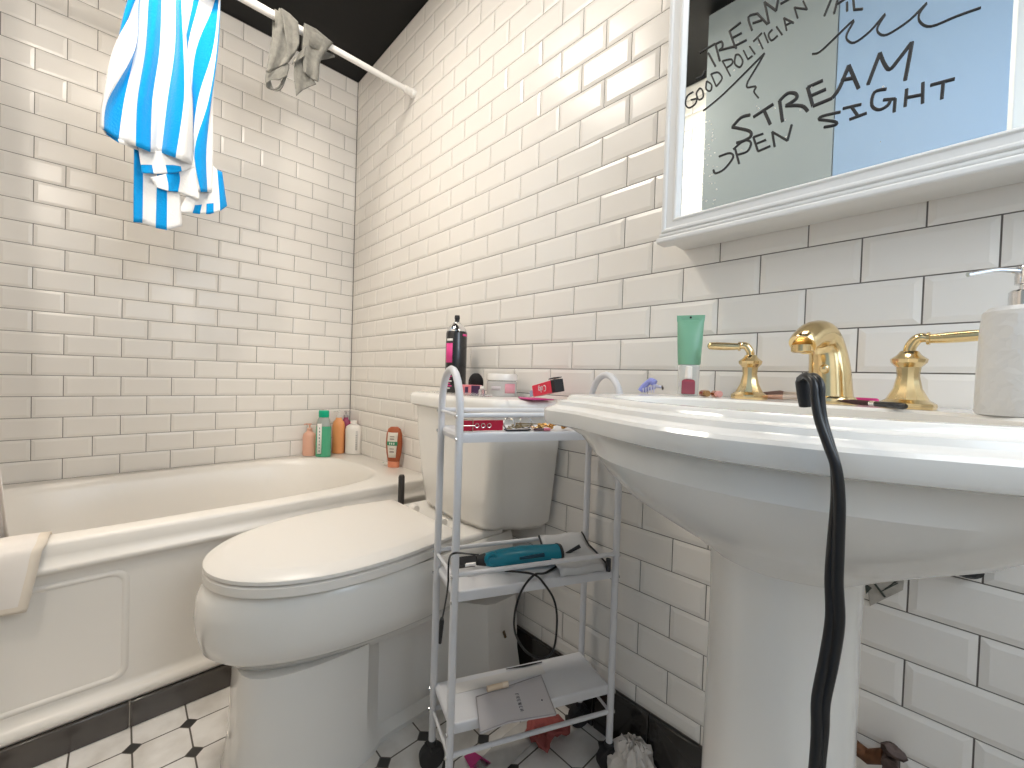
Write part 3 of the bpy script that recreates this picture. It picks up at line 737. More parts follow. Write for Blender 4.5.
# key rings and keys
def ring3(mb, c, r, nrm, rr=.0012, n=20):
    nrm = Vector(nrm).normalized(); a = nrm.orthogonal().normalized(); b_ = nrm.cross(a)
    mb.tube([Vector(c)+r*(math.cos(2*PI*k/n)*a+math.sin(2*PI*k/n)*b_) for k in range(n)], rr, 7, closed=True)
kp = zz(A2+Lv*.132-Wv*.024, TZ1)
ky = thing('key_ring', tuple(kp), 'bunch of brass keys on rings beside the red strap', 'keys')
brass = mat('worn_brass', (.42, .33, .16), .3, metal=1, var=.3, vscale=80)
mb = MB(); ring3(mb, kp+Vector((-.004, -.020, .014)), .0125, (.8, -.5, .3), .0018); ring3(mb, kp+Vector((.004, .022, .0155)), .0135, (.8, -.45, .25), .0018); ring3(mb, kp+Vector((.0, -.012, .006)), .008, (.2, .1, 1)); mb.build('ring', M['chrome'], ky)
for k in range(4):
    mb = MB(); c = kp+Lv*(-.012+.008*k)+Vector((0, 0, .003+.0034*k)); dd = (Lv*.9+Wv*(.25*(k-1.5))).normalized(); nn = Vector((-dd.y, dd.x, 0))
    bow = [c-dd*.008+.009*(math.cos(2*PI*j/14)*dd+math.sin(2*PI*j/14)*nn) for j in range(14)]
    mb.poly(bow, (0, 0, .002)); mb.poly([c+nn*.003, c+dd*.030+nn*.003, c+dd*.034, c+dd*.030-nn*.003, c+dd*.025-nn*.0015, c+dd*.022-nn*.003, c+dd*.016-nn*.0012, c-nn*.003], (0, 0, .0019)); mb.build('key', brass, ky)
# gold chain heap
gch = mat('gold_chain', (.80, .50, .18), .25, metal=1)
mb = MB(); c0 = zz(A2+Lv*.222-Wv*.014, TZ1+.004)
for k in range(90):
    t = k/89; a = t*14; c = c0+Lv*((t-.5)*.115+.008*math.sin(a*1.7))+Wv*(.008*math.sin(a))+Vector((0, 0, .001+.010*abs(math.sin(a*.63))*(1-abs(2*t-1)*.5)))
    ring3(mb, c, .0042, (math.sin(k*2.1), math.cos(k*1.3), .6*math.sin(k)+.8), .0010, 8)
ch = mb.build('chain', gch); tag(ch, 'heap of thin gold chain at the right of the cart top under the sink rim', 'chain')
# black card case and lip pencil lying in front
mb = MB(); e0 = A2+Lv*.100-Wv*.004; 
pts = [e0+Vector((0,0,TZ1+.0012)), e0+Lv*.052+Vector((0,0,TZ1+.0012)), e0+Lv*.060-Wv*.010+Vector((0,0,TZ1+.0012)), e0+Lv*.058-Wv*.016+Vector((0,0,TZ1+.0012)), e0-Wv*.016+Vector((0,0,TZ1+.0012))]
mb.poly(pts, (0, 0, .0022), 0)
mb.poly([p+Vector((0, 0, .0023))-(p-(e0+Lv*.03-Wv*.008+Vector((0,0,TZ1+.0012))))*.14 for p in pts], (0, 0, .0006), 1)
o = mb.build('card_case', [mat('black_card', (.03, .025, .03), .4), mat('clear_card_face', (.55, .5, .48), .3)]); tag(o, 'small dark-edged card case lying at the front edge of the cart top', 'card case')
t = thing('lip_pencil', tuple(zz(A2+Lv*.20-Wv*.006, TZ1)), 'thin dark lip pencil with a pink end on the cart top below the gold chain', 'lip pencil')
pa = zz(A2+Lv*.162-Wv*.004, TZ1+.0035); pb = zz(A2+Lv*.200-Wv*.002, TZ1+.0035); pm = pa.lerp(pb, .6)
mb = MB(); mb.tube([pa, pa.lerp(pm, .12), pm], [.001, .003, .003], 8); mb.build('barrel', mat('dark_plum', (.06, .01, .02), .3), t)
mb = MB(); mb.tube([pm, pb], .0032, 8); mb.build('end_cap', mat('rose_pink', (.65, .12, .2), .3), t)

# ------------------------------------------------------------------ things on the tank lid
TL = .8505
def bottle(name, x, y, z, label, cat, parts, rz=0, sx=1, sy=1, group=None):
    """parts: list of (part name, material, profile, n, optional sx, sy)"""
    t = thing(name, (x, y, z), label, cat, group)
    for pt in parts:
        mb = MB(); mb.lathe((x, y, z), pt[2], pt[3] if len(pt) > 3 else 24, sx=pt[4] if len(pt) > 4 else sx, sy=pt[5] if len(pt) > 5 else sy, rz=rz)
        mb.build(pt[0], pt[1], t)
    return t
# position helpers: a pixel column on a plane
def onz(u, v, z, y=None, x=None):
    p = at(u, v, 'z', z)
    if y is not None: q = at(u, v, 'y', y); return (q.x, y)
    if x is not None: q = at(u, v, 'x', x); return (x, q.y)
    return (p.x, p.y)
blackcan = mat('glossy_black_can', (.012, .012, .014), .25, coat=.5)
pink = mat('hot_pink_print', (.80, .06, .28), .4)
x, y = onz(456, 360, 0, y=-.085)
hs = bottle('hairspray_can', x, y, TL, 'tall black aerosol can with a pink label panel on the toilet tank', 'spray can', [
    ('can', blackcan, [(0, 0), (.035, 0), (.036, .003), (.036, .200), (.034, .206), (0, .206)]),
    ('dome', M['chrome'], [(.034, .2065), (.032, .213), (.024, .226), (.014, .234), (.013, .238), (0, .238)]),
    ('nozzle', M['rubber'], [(.008, .2385), (.008, .250), (.0095, .252), (.008, .262), (0, .263)], 14)])
# wrap-around label panels: curved strips that face the camera
def curved_label(parent, c, r, z0, z1, a0, a1, m, name='label', n=10, sx=1, sy=1, rz=0):
    mb = MB(); R = []
    for rr in (r+.0003, r+.0009):
        pass
    for z in (z0, z1):
        R.append([(c[0]+(r+.0006)*math.cos(a0+(a1-a0)*k/n), c[1]+(r+.0006)*math.sin(a0+(a1-a0)*k/n), z) for k in range(n+1)])
    mb.rings(R, 0, False, False, closed=False); return mb.build(name, m, parent, solid=.0005)
ac = math.atan2(CY-y, CX-x)
def camang(x, y): return math.atan2(CY-y, CX-x)
curved_label(hs, (x, y), .036, TL+.10, TL+.165, ac-1.15, ac-.35, pink)
curved_label(hs, (x, y), .036, TL+.172, TL+.180, ac-1.05, ac-.35, M['porcelain'])
curved_label(hs, (x, y), .036, TL+.190, TL+.197, ac+.6, ac+1.2, pink)
for k in range(9):
    curved_label(hs, (x, y), .036, TL+.012+k*.008, TL+.016+k*.008, ac-1.1+(k % 3)*.12, ac-.5+(k % 2)*.15, pink if k % 3 else M['porcelain'], 'small_print', 4)
# pink-black palette tray and round black brush head behind the handle
x, y = onz(476, 380, 0, y=-.10)
hb = thing('hair_brush', (x, y, TL), 'round black bristle brush head lying beside the black can', 'brush')
mb = MB(); mb.sphere((x, y, TL+.036), .029, 12, 0, (1.0, .7, 1.1)); bo = mb.build('bristle_head', mat('black_bristle', (.006, .006, .006), .8, bump=1.0, bscale=200), hb)
mb = MB(); mb.tube([(x-.005, y, TL+.014), (x-.055, y+.02, TL+.010)], [.008, .006], 12); mb.build('brush_handle', M['rubber'], hb)
c1 = at(470, 393, 'z', TL+.012)
x, y = onz(469, 393, 0, y=-.135)
coral = mat('coral_print', (.75, .22, .24), .4)
mb = MB(); rot = Matrix.Rotation(math.radians(38), 3, 'Z')
mb.box((x-.038, y-.020, TL+.001), (x+.038, y+.020, TL+.030), 0, rot)
bx = mb.build('makeup_box', [coral], bevel=.003)
tag(bx, 'coral pink makeup box with dark printing in front of the black can', 'box')
mb = MB(); c = Vector((x, y, TL+.0205))
for k in range(3):
    mb.box((x-.030+.022*k, y-.0202, TL+.004), (x-.020+.022*k, y-.0190, TL+.024), 0, rot, (x, y, TL+.01))
mb.box((x+.012, y-.0206, TL+.0), (x+.0383, y-.0196, TL+.029), 0, rot, (x, y, TL+.01))
o = mb.build('printed_panel', mat('dark_print', (.07, .03, .08), .4), bx)
# clear jar with white lid
x, y = onz(502, 380, 0, y=-.075)
clear = mat('clear_plastic', (.93, .91, .90), .08, trans=.85, ior=1.2)
jr = bottle('cream_jar', x, y, TL, 'clear plastic jar with a white screw lid on the toilet tank', 'jar', [
    ('jar', mat('milky_plastic', (.80, .78, .76), .15, trans=.35, ior=1.3), [(0, 0), (.044, 0), (.046, .003), (.046, .042), (.042, .046), (0, .046)], 30),
    ('screw_lid', M['porcelain'], [(.045, .0465), (.047, .048), (.047, .064), (.045, .067), (0, .067)], 30)])
ac = camang(x, y); curved_label(jr, (x, y), .0462, TL+.010, TL+.038, ac+.2, ac+1.0, mat('rose_label', (.75, .35, .40), .4))
curved_label(jr, (x, y), .0462, TL+.018, TL+.030, ac-.7, ac-.05, mat('grey_label', (.55, .5, .52), .4))
# small clear bottle
x, y = onz(482, 388, 0, y=-.155)
bottle('sample_bottle', x, y, TL, 'tiny clear bottle in front of the clear jar', 'bottle', [
    ('bottle', clear, [(0, 0), (.009, 0), (.010, .002), (.010, .018), (.005, .022), (0, .022)], 16), ('cap', M['porcelain'], [(.005, .0225), (.005, .030), (0, .030)], 12)])
# toothpaste carton, tilted
x, y = onz(546, 391, 0, y=-.075)
tp = thing('toothpaste_carton', (x, y, TL), 'open red and white toothpaste carton leaning at the right end of the tank', 'carton')
u_ = Vector((.93, -.30, .17)).normalized(); v_ = Vector((.06, -.12, .99)); v_ = (v_-u_*v_.dot(u_)).normalized(); w_ = u_.cross(v_)
cc = Vector((x, y, TL+.030))
def obox(mb, c, a, b, d, mi=0):
    vs = [c+a*sx_+b*sy_+d*sz_ for sx_, sy_, sz_ in ((-1,-1,-1),(1,-1,-1),(1,1,-1),(-1,1,-1),(-1,-1,1),(1,-1,1),(1,1,1),(-1,1,1))]
    mb.add(vs, [(3,2,1,0),(4,5,6,7),(0,1,5,4),(1,2,6,5),(2,3,7,6),(3,0,4,7)], mi)
redp = mat('bright_red_card', (.80, .02, .06), .3, coat=.2)
mb = MB(); obox(mb, cc, u_*.050, v_*.016, w_*.015); mb.build('carton', redp, tp, bevel=.001)
mb = MB(); obox(mb, cc-u_*.060-v_*.004, u_*.019, v_*.0085, w_*.010); mb.build('blue_end', mat('silver_blue_card', (.45, .55, .75), .25, metal=.4), tp, bevel=.002)
mb = MB(); obox(mb, cc+u_*.058, u_*.009, v_*.0165, w_*.0135); obox(mb, cc+u_*.052+v_*.021, u_*.014, v_*.001, w_*.012); mb.build('open_flap', M['rubber'], tp)
# letters Colg as strokes on the front face
fn_ = w_ if w_.y < 0 else -w_
def cpt(a, b): return cc+fn_*.0155-u_*(a-.008)-v_*b
mb = MB()
def arc(cx_, cy_, r1, r2, a0, a1, n=8): return [cpt(cx_+r1*math.cos(a0+(a1-a0)*k/n), cy_+r2*math.sin(a0+(a1-a0)*k/n)) for k in range(n+1)]
for P in (arc(-.010, 0, .006, .008, .9, 5.4), arc(.003, -.002, .004, .005, 0, 2*PI), [cpt(.010, -.007), cpt(.010, .009)], arc(.017, -.002, .004, .005, .3, 6.0), [cpt(.021, .003), cpt(.021, -.008), cpt(.016, -.011)]):
    mb.tube(P, .0011, 6)
mb.build('lettering', M['porcelain'], tp)
# magenta packet
mag = mat('magenta_foil', (.55, .05, .22), .4)
mb = MB(); c = at(553, 402, 'z', TL+.004); x, y = onz(546, 402, 0, y=-.15)
pts = [(x-.055, y+.005, TL+.0012), (x-.01, y-.035, TL+.0012), (x+.035, y-.030, TL+.0012), (x+.05, y+.02, TL+.0012), (x+.0, y+.035, TL+.0012)]
x = 1.488; y = -.118; pts = [(x-.07, y+.010, TL+.0012), (x-.02, y-.030, TL+.0012), (x+.030, y-.030, TL+.0012), (x+.045, y+.03, TL+.0012), (x-.01, y+.035, TL+.0012)]
mb.poly(pts, (0, 0, .003)); o = mb.build('foil_packet', mag, bevel=.001); tag(o, 'flat magenta foil packet on the right end of the tank lid', 'packet')
# clear open tray
mb = MB(); x, y = 1.30, -.165
rot = Matrix.Rotation(math.radians(10), 3, 'Z')
for a, b in (((x-.09, y-.035, TL+.0006), (x+.09, y+.03, TL+.002)), ((x-.09, y-.035, TL+.002), (x+.09, y-.0335, TL+.020)), ((x-.09, y+.0285, TL+.002), (x+.09, y+.03, TL+.020)), ((x-.09, y-.0335, TL+.002), (x-.0885, y+.0285, TL+.020)), ((x+.0885, y-.0335, TL+.002), (x+.09, y+.0285, TL+.020))):
    pass
R1 = []
for ins, z in ((0, .0006), (0, .0075), (.0012, .0075), (.0012, .0018)):
    R1.append([(x+(sx_*(.055-ins)), y+sy_*(.018-ins), TL+z) for sx_, sy_ in ((-1,-1),(1,-1),(1,1),(-1,1))])
mb.rings(R1); o = mb.build('clear_tray', mat('clear_tray_plastic', (.95, .94, .94), .05, trans=.9, ior=1.1), bevel=.0004); tag(o, 'shallow clear plastic tray at the front of the tank lid', 'tray')

# ------------------------------------------------------------------ things on the tub corner
def tubpos(u, v): 
    p = at(u, v, 'z', .482); return p.x, p.y
peach = mat('peach_plastic', (.78, .44, .32), .35); orange = mat('orange_plastic', (.85, .36, .14), .35); green = mat('green_gel', (.08, .42, .24), .15, coat=.3)
magp = mat('dark_magenta_plastic', (.35, .05, .13), .3); brown = mat('rust_plastic', (.42, .10, .035), .3)
def pump(h, r=.012): return [(r, h), (r, h+.012), (r*.35, h+.014), (r*.35, h+.03), (r*.8, h+.031), (r*.8, h+.038), (0, h+.039)]
def pumpbottle(name, x, y, r, h, m, mp, label, zoff=0, side=1, sy=.75):
    r *= 1.25; h *= 1.30
    z = deckz(x)+.002
    t = bottle(name, x, y, z, label, 'bottle', [
        ('body', m, [(0, 0), (r*.95, 0), (r, .004), (r, h*.78), (r*.85, h*.88), (r*.5, h*.95), (r*.45, h), (0, h)], 28, 1, sy)], rz=math.radians(40))
    mb = MB(); mb.lathe((x, y, z), [(0, h), (.011, h), (.012, h+.002), (.012, h+.012), (.004, h+.014), (.004, h+.028), (.009, h+.029), (.009, h+.036), (0, h+.037)], 16)
    mb.tube([(x, y, z+h+.033), (x+side*.014, y+side*.012, z+h+.033), (x+side*.022, y+side*.019, z+h+.029)], .003, 8); mb.build('pump', mp, t)
    return t, z
def colpos(u, x): q = at(u, 455, 'x', x); return q.y
y = colpos(309, .052); pb1, z = pumpbottle('shampoo_bottle', .052, y, .026, .095, peach, peach, 'peach pump bottle, leftmost of the bottles on the tub corner', side=-1)
x = .125; y = colpos(323, x); z = deckz(x)+.002
gb = bottle('body_wash_bottle', x, y, z, 'clear bottle of green gel with a teal green cap on the tub corner', 'bottle', [
    ('gel', green, [(0, 0), (.037, 0), (.039, .004), (.039, .09), (.037, .150), (0, .150)], 28, 1, .62),
    ('shoulder', mat('clear_bottle_plastic', (.55, .60, .56), .12, trans=.4), [(.037, .1505), (.032, .180), (.024, .194), (0, .194)], 28, 1, .62),
    ('cap', mat('teal_green_cap', (.0, .42, .24), .3), [(.025, .1945), (.026, .196), (.026, .222), (.024, .228), (0, .228)], 24, 1, .7)], rz=math.radians(40))
def flatlabel(parent, c, wdt, z0, z1, off, m, name='label', shift=0, rz=None):
    a = camang(c[0], c[1]) if rz is None else rz
    n = Vector((math.cos(a), math.sin(a), 0)); t_ = Vector((-n.y, n.x, 0)); q = Vector((c[0], c[1], 0))+n*off+t_*shift
    mb = MB(); R = []
    for z in (z0, z1): R.append([tuple(q+t_*wdt*(k/6-.5)-n*(.004*(2*(k/6-.5))**2)+Vector((0, 0, z))) for k in range(7)])
    mb.rings(R, 0, False, False, closed=False); return mb.build(name, m, parent, solid=.0006)
flatlabel(gb, (x, y), .020, z+.018, z+.165, .0285, M['porcelain'], shift=-.018)
for k in range(8): flatlabel(gb, (x, y), .011-.003*(k % 2), z+.026+.016*k, z+.035+.016*k, .0292, mat('grey_print', (.25, .25, .25), .5), 'print', shift=-.018)
x = .072; y = colpos(338, x); pb2, z = pumpbottle('shampoo_bottle', x, y, .026, .142, orange, M['porcelain'], 'orange bottle with a white pump behind the green gel bottle on the tub', side=-1)
x = .045; y = colpos(347.5, x); y = min(y, -.04); pb3, z = pumpbottle('shampoo_bottle', x, y, .021, .140, magp, mat('grey_pump', (.45, .42, .42), .3), 'dark magenta pump bottle between the orange and white bottles', side=1)
x = .135; y = min(colpos(357, x), -.035)
z = deckz(x)+.002
wb = bottle('shampoo_bottle', x, y, z, 'white bottle in the very corner, rightmost of the bottles by the corner', 'bottle', [
    ('body', M['seat'], [(0, 0), (.040, 0), (.042, .004), (.042, .125), (.038, .140), (.024, .150), (.016, .152), (0, .152)], 28, 1, .7),
    ('cap', M['porcelain'], [(.016, .1525), (.0165, .154), (.0165, .170), (.015, .172), (0, .172)], 20, 1, 1)], rz=math.radians(40))
flatlabel(wb, (x, y), .022, z+.02, z+.120, .0325, mat('pale_grey_print', (.62, .60, .57), .5), shift=.014)
for k in range(7): flatlabel(wb, (x, y), .015, z+.026+.0115*k, z+.030+.0115*k, .0332, mat('fine_grey_print', (.42, .41, .40), .5), 'print', shift=.014)
# rust brown conditioner standing on its cap
x, y = .585, -.045; q = at(397, 471, 'x', x); y = min(q.y, -.042); z = deckz(x)+.001
cb_ = thing('conditioner_bottle', (x, y, z), 'rust brown oval bottle standing upside down on an orange cap, alone on the tub end', 'bottle')
def ovalring(wd, dp, z_, a=math.radians(38)):
    out = []; wd *= 1.35; dp *= 1.35; z_ *= 1.4
    for k in range(28):
        t = 2*PI*k/28; px, py = wd*math.cos(t), dp*math.sin(t); out.append((x+px*math.cos(a)-py*math.sin(a), y+px*math.sin(a)+py*math.cos(a), z+z_))
    return out
mb = MB(); mb.rings([ovalring(.019, .011, 0), ovalring(.0195, .0115, .003), ovalring(.020, .012, .018), ovalring(.019, .011, .0185)]); mb.build('cap', mat('salmon_cap', (.80, .30, .17), .35), cb_)
mb = MB(); mb.rings([ovalring(.020, .0115, .019), ovalring(.0255, .014, .045), ovalring(.028, .015, .075), ovalring(.026, .014, .105), ovalring(.021, .011, .120), ovalring(.012, .007, .1265)]); mb.build('body', brown, cb_)
a_ = math.radians(38-90)
def olab(zb, zt, wb_, wt, m, off, name='label', sh=0):
    n = Vector((math.cos(a_), math.sin(a_), 0)); t_ = Vector((-n.y, n.x, 0)); mb = MB(); R = []; zb *= 1.4; zt *= 1.4; wb_ *= 1.35; wt *= 1.35; sh *= 1.35
    for i in range(7):
        f = i/6; wd = wb_+(wt-wb_)*f+ (.004*math.sin(PI*f) if name == 'label' else 0); zc = zb+(zt-zb)*f
        bul = .0155+.0048*math.sin(min(1, max(0, (zc-.028)/.14))*PI)
        hw_ = .027+.011*math.sin(min(1, max(0, (zc-.02)/.15))*PI); R.append([tuple(Vector((x, y, z+zc))+n*(bul*1.08*math.sqrt(max(.05, 1-((wd*(k/6-.5)+sh)/hw_)**2))+off+.001)+t_*(wd*(k/6-.5)+sh)) for k in range(7)])
    mb.rings(R, 0, False, False, closed=False); return mb.build(name, m, cb_, solid=.0005)
olab(.032, .110, .024, .034, mat('cream_label', (.80, .76, .68), .5), .0006)
olab(.070, .082, .036, .036, mat('label_green', (.05, .30, .14), .5), .0014, 'print')
for zb, zt in ((.088, .092), (.096, .099), (.058, .061), (.048, .053)): olab(zb, zt, .016, .014, mat('label_grey', (.35, .30, .26), .5), .0013, 'print')
for sh in (-.007, 0, .007): olab(.073, .079, .0035, .0035, mat('label_white', (.8, .8, .75), .5), .002, 'print', sh)
# soap sliver with green print
p = at(385, 465, 'z', deckz(.5)); 
mb = MB(); mb.sphere((p.x, p.y, deckz(p.x)+.005), .014, 8, 0, (1.2, .8, .35)); sb = mb.build('soap_bar', M['seat']); tag(sb, 'small white bar of soap with green specks beside the rust bottle', 'soap')
mb = MB()
for k in range(4): mb.sphere((p.x-.008+.005*k, p.y-.006+.002*k, deckz(p.x)+.009), .0018, 5)
mb.build('green_speck', mat('green_speck', (.1, .3, .2), .5), sb)

# plunger between tub and toilet
px_ = at(401, 500, 'x', .935); 
pl = thing('plunger', (.935, px_.y, 0), 'toilet plunger with a black handle between the tub and the tank', 'plunger')
mb = MB(); mb.tube([(.935, px_.y, .10), (.935, px_.y, .545), (.935, px_.y, .552)], [.011, .011, .008], 16); mb.build('handle', mat('dark_grey_handle', (.045, .04, .036), .35), pl)
mb = MB(); mb.lathe((.935, px_.y, .001), [(.045, 0), (.05, .01), (.048, .03), (.04, .05), (.02, .065), (.015, .10), (0, .105)], 24); mb.build('cup', M['rubber'], pl)

# ------------------------------------------------------------------ things on the sink deck
# hair clip
x, y = onz(652, 388, 0, y=-.09)
peri = mat('periwinkle_plastic', (.30, .33, .72), .3)
hc = thing('hair_clip', (x, y, DK), 'periwinkle blue claw hair clip at the left end of the sink deck', 'hair clip')
mb = MB()
mb.tube(spline([(x-.024, y-.006, DK+.004), (x-.016, y-.003, DK+.016), (x-.004, y, DK+.026), (x+.006, y, DK+.022)], 4), [.006]*8+[.0075]*5, 10)
mb.tube(spline([(x-.020, y+.006, DK+.004), (x-.008, y+.004, DK+.010), (x+.004, y+.004, DK+.013)], 4), .004, 10); mb.build('jaw', peri, hc)
mb = MB()
for k in range(5): mb.tube([(x-.016+.006*k, y-.008, DK+.010+.002*k), (x-.013+.006*k, y-.012, DK+.002)], [.002, .001], 6)
mb.tube([(x+.002, y, DK+.017), (x+.020, y+.003, DK+.014)], [.004, .0025], 8); mb.build('teeth', mat('pale_lilac_plastic', (.55, .55, .72), .3), hc)
mb = MB(); ring3(mb, (x+.022, y+.003, DK+.013), .004, (1, .3, .2), .0012); mb.sphere((x+.024, y+.002, DK+.0125), .0016, 5); mb.build('spring', mat('dark_spring', (.10, .09, .08), .4, metal=.6), hc)
# green tube on its clear cap
x, y = onz(688, 388, 0, y=-.075)
gt = thing('cream_tube', (x, y, DK), 'mint green squeeze tube standing on its clear cap behind the nail polish', 'tube')
an = camang(x, y); nx, ny = math.cos(an), math.sin(an); tx_, ty_ = -ny, nx
def tring(wd, dp, z_, n=24):
    return [(x+tx_*wd*math.cos(2*PI*k/n)+nx*dp*math.sin(2*PI*k/n), y+ty_*wd*math.cos(2*PI*k/n)+ny*dp*math.sin(2*PI*k/n), DK+z_) for k in range(n)]
mb = MB(); mb.rings([tring(.0205, .0195, .062), tring(.0215, .0195, .065), tring(.0235, .014, .105), tring(.025, .006, .148), tring(.026, .0014, .153), tring(.0265, .0014, .163)]); mb.build('tube', mat('mint_green_tube', (.20, .43, .29), .35), gt)
mb = MB(); mb.rings([tring(.0185, .0175, .0005), tring(.0195, .0185, .002), tring(.0208, .0198, .060), tring(.020, .019, .0615)]); mb.build('cap', mat('frosted_cap', (.78, .80, .78), .15, trans=.45, ior=1.3), gt)
mb = MB(); mb.sphere((x+nx*.0018, y+ny*.0018, DK+.1585), .0022, 6); mb.build('hang_hole', M['rubber'], gt)
# nail polish
x, y = onz(688, 392, 0, y=-.125)
bottle('nail_polish_bottle', x, y, DK, 'mauve nail polish bottle with a white cap on the sink deck', 'nail polish', [
    ('glass', clear, [(0, 0), (.0125, 0), (.0135, .001), (.0135, .0035), (0, .0035)], 4, 1, 1)], rz=an+PI/4)
pr = bpy.data.objects[[o.name for o in bpy.data.objects if o.name.startswith('nail_polish')][0]]
mb = MB(); mb.lathe((x, y, DK), [(0, .0037), (.0160, .0037), (.0168, .005), (.0168, .028), (.014, .031), (.006, .033), (0, .033)], 4, rz=an+PI/4); mb.build('bottle', mat('mauve_polish', (.30, .06, .085), .12, coat=.6), pr, bevel=.0015, angle=30)
mb = MB(); mb.lathe((x, y, DK), [(0, .0332), (.0066, .0332), (.007, .035), (.0062, .056), (.005, .057), (0, .057)], 20); mb.build('cap', M['porcelain'], pr)
# rose gold lipsticks lying down
rg = mat('rose_gold', (.80, .42, .30), .2, metal=1)
for u, lab in ((705, 'short rose gold lipstick tube lying right of the nail polish'), (717, 'rose gold capped lipstick lying between the nail polish and the left faucet handle')):
    xx, yy = onz(u, 392, 0, y=-.115); t = thing('lipstick', (xx, yy, DK), lab, 'lipstick')
    ax = Vector((.75, -.6, .0)).normalized()
    mb = MB(); mb.lathe((xx, yy, DK+.0065), [(0, -.011), (.006, -.011), (.0062, -.010), (.0062, .001), (.0056, .0015), (0, .0015)], 16, axis=ax); mb.build('case', rg, t)
    mb = MB(); mb.lathe((xx, yy, DK+.0065), [(0, .002), (.0060, .002), (.0060, .009), (.0055, .010), (0, .010)], 16, axis=ax); mb.build('cap', mat('blush_cap', (.70, .35, .32), .3) if u > 710 else mat('amber_cap', (.35, .2, .08), .3), t)
xx, yy = onz(738, 392, 0, y=-.075); mb = MB(); mb.lathe((xx, yy, DK+.006), [(0, -.008), (.005, -.008), (.0055, -.006), (.0055, .007), (0, .008)], 14, axis=(.9, -.4, 0)); o = mb.build('mascara_cap', M['rubber']); tag(o, 'small black cosmetic cap behind the left faucet handle', 'cap')
# makeup brushes behind the spout
for k, (u0, u1, v, y_, col, lab) in enumerate(((764, 806, 384, -.05, (.32, .20, .17), 'brown bristled makeup brush lying behind the faucet spout'), (768, 800, 391, -.075, (.60, .36, .27), 'copper handled makeup brush in front of the brown brush'))):
    a_p = at(u0, v, 'y', y_); b_p = at(u1, v, 'y', y_); z_ = DK+.009 if k == 0 else DK+.005
    a_p.z = z_; b_p.z = z_+.002
    t = thing('makeup_brush', (a_p.x, y_, DK), lab, 'makeup brush')
    mb = MB(); mb.tube([a_p, a_p.lerp(b_p, .4), a_p.lerp(b_p, .5)], [.004, .0075 if k == 0 else .0045, .006 if k == 0 else .0045], 12); mb.build('bristles' if k == 0 else 'handle', mat('brush_%d' % k, col, .7 if k == 0 else .3, metal=0 if k == 0 else .6, bump=.5, bscale=200), t)
    mb = MB(); mb.tube([a_p.lerp(b_p, .5), b_p], [.006 if k == 0 else .0045, .004], 12); mb.build('ferrule', mat('beige_ferrule_%d' % k, (.72, .62, .55), .3), t)
# pink sponge item
xx, yy = onz(866, 397, 0, y=-.065)
mb = MB(); rot = Matrix.Rotation(math.radians(-8), 3, 'Z'); mb.box((xx-.016, yy-.006, DK+.0008), (xx+.016, yy+.006, DK+.011), 0, rot); o = mb.build('makeup_sponge', mat('neon_pink', (.85, .06, .30), .5), bevel=.004); tag(o, 'hot pink makeup sponge between the spout and the right handle', 'sponge')
# black makeup brush in front of the right handle
a_p = at(838, 398, 'y', -.120); b_p = at(906, 406, 'y', -.185); a_p.z = DK+.006; b_p.z = DK+.0045
t = thing('makeup_brush', (b_p.x, b_p.y, DK), 'long black makeup brush lying in front of the right faucet handle', 'makeup brush')
mb = MB(); mb.tube([a_p, a_p.lerp(b_p, .25), a_p.lerp(b_p, .52)], [.001, .0035, .0036], 12); mb.build('bristles', mat('dark_plum_bristles', (.05, .02, .02), .7), t)
mb = MB(); mb.tube([a_p.lerp(b_p, .52), a_p.lerp(b_p, .60)], [.0038, .0038], 12); mb.build('ferrule', M['chrome'], t)
mb = MB(); mb.tube([a_p.lerp(b_p, .60), a_p.lerp(b_p, .97), b_p], [.0038, .0045, .003], 12); mb.build('handle', blackcan, t)

# black cord over the front of the sink
cbm = M['cable']
t = thing('appliance_cord', (2.15, -.47, .5), 'thick black appliance cord hooked over the front of the sink and hanging to the floor', 'cord')
q0 = at(806, 406, 'y', -.485); q1 = at(803, 382, 'y', -.490)
mb = MB(); mb.tube([q0, q0.lerp(q1, .5), q1, q1+Vector((0, -.002, .004))], [.0052, .0058, .0058, .004], 14); mb.build('strain_relief', M['rubber'], t)
px = [(803, 379, -.494), (810, 376, -.503), (817, 384, -.510), (818, 400, -.513), (821, 420, -.516), (829, 445, -.521), (836, 468, -.524), (838, 500, -.524), (836, 540, -.522), (834, 580, -.520), (835, 620, -.518), (829, 660, -.518), (821, 700, -.518), (820, 730, -.518), (817, 768, -.518)]
P = [at(u, v, 'y', y_) for u, v, y_ in px]
P += [P[-1]+Vector((-.005, 0, -.15)), P[-1]+Vector((.01, .005, -.35)), Vector((P[-1].x+.02, -.515, .06)), Vector((P[-1].x+.06, -.53, .010)), Vector((P[-1].x+.2, -.6, .008)), Vector((P[-1].x+.35, -.5, .008))]
P = spline(P, 6)
for s_ in (-1, 1):
    mb = MB(); off = [Vector((s_*.0024*math.cos(i*.05), s_*.0024*math.sin(i*.05), 0)) for i in range(len(P))]
    rr = [.0027+.0013*min(1, i/50) for i in range(len(P))]
    mb.tube([p+o_ for p, o_ in zip(P, off)], rr, 12); mb.build('cable', cbm, t)

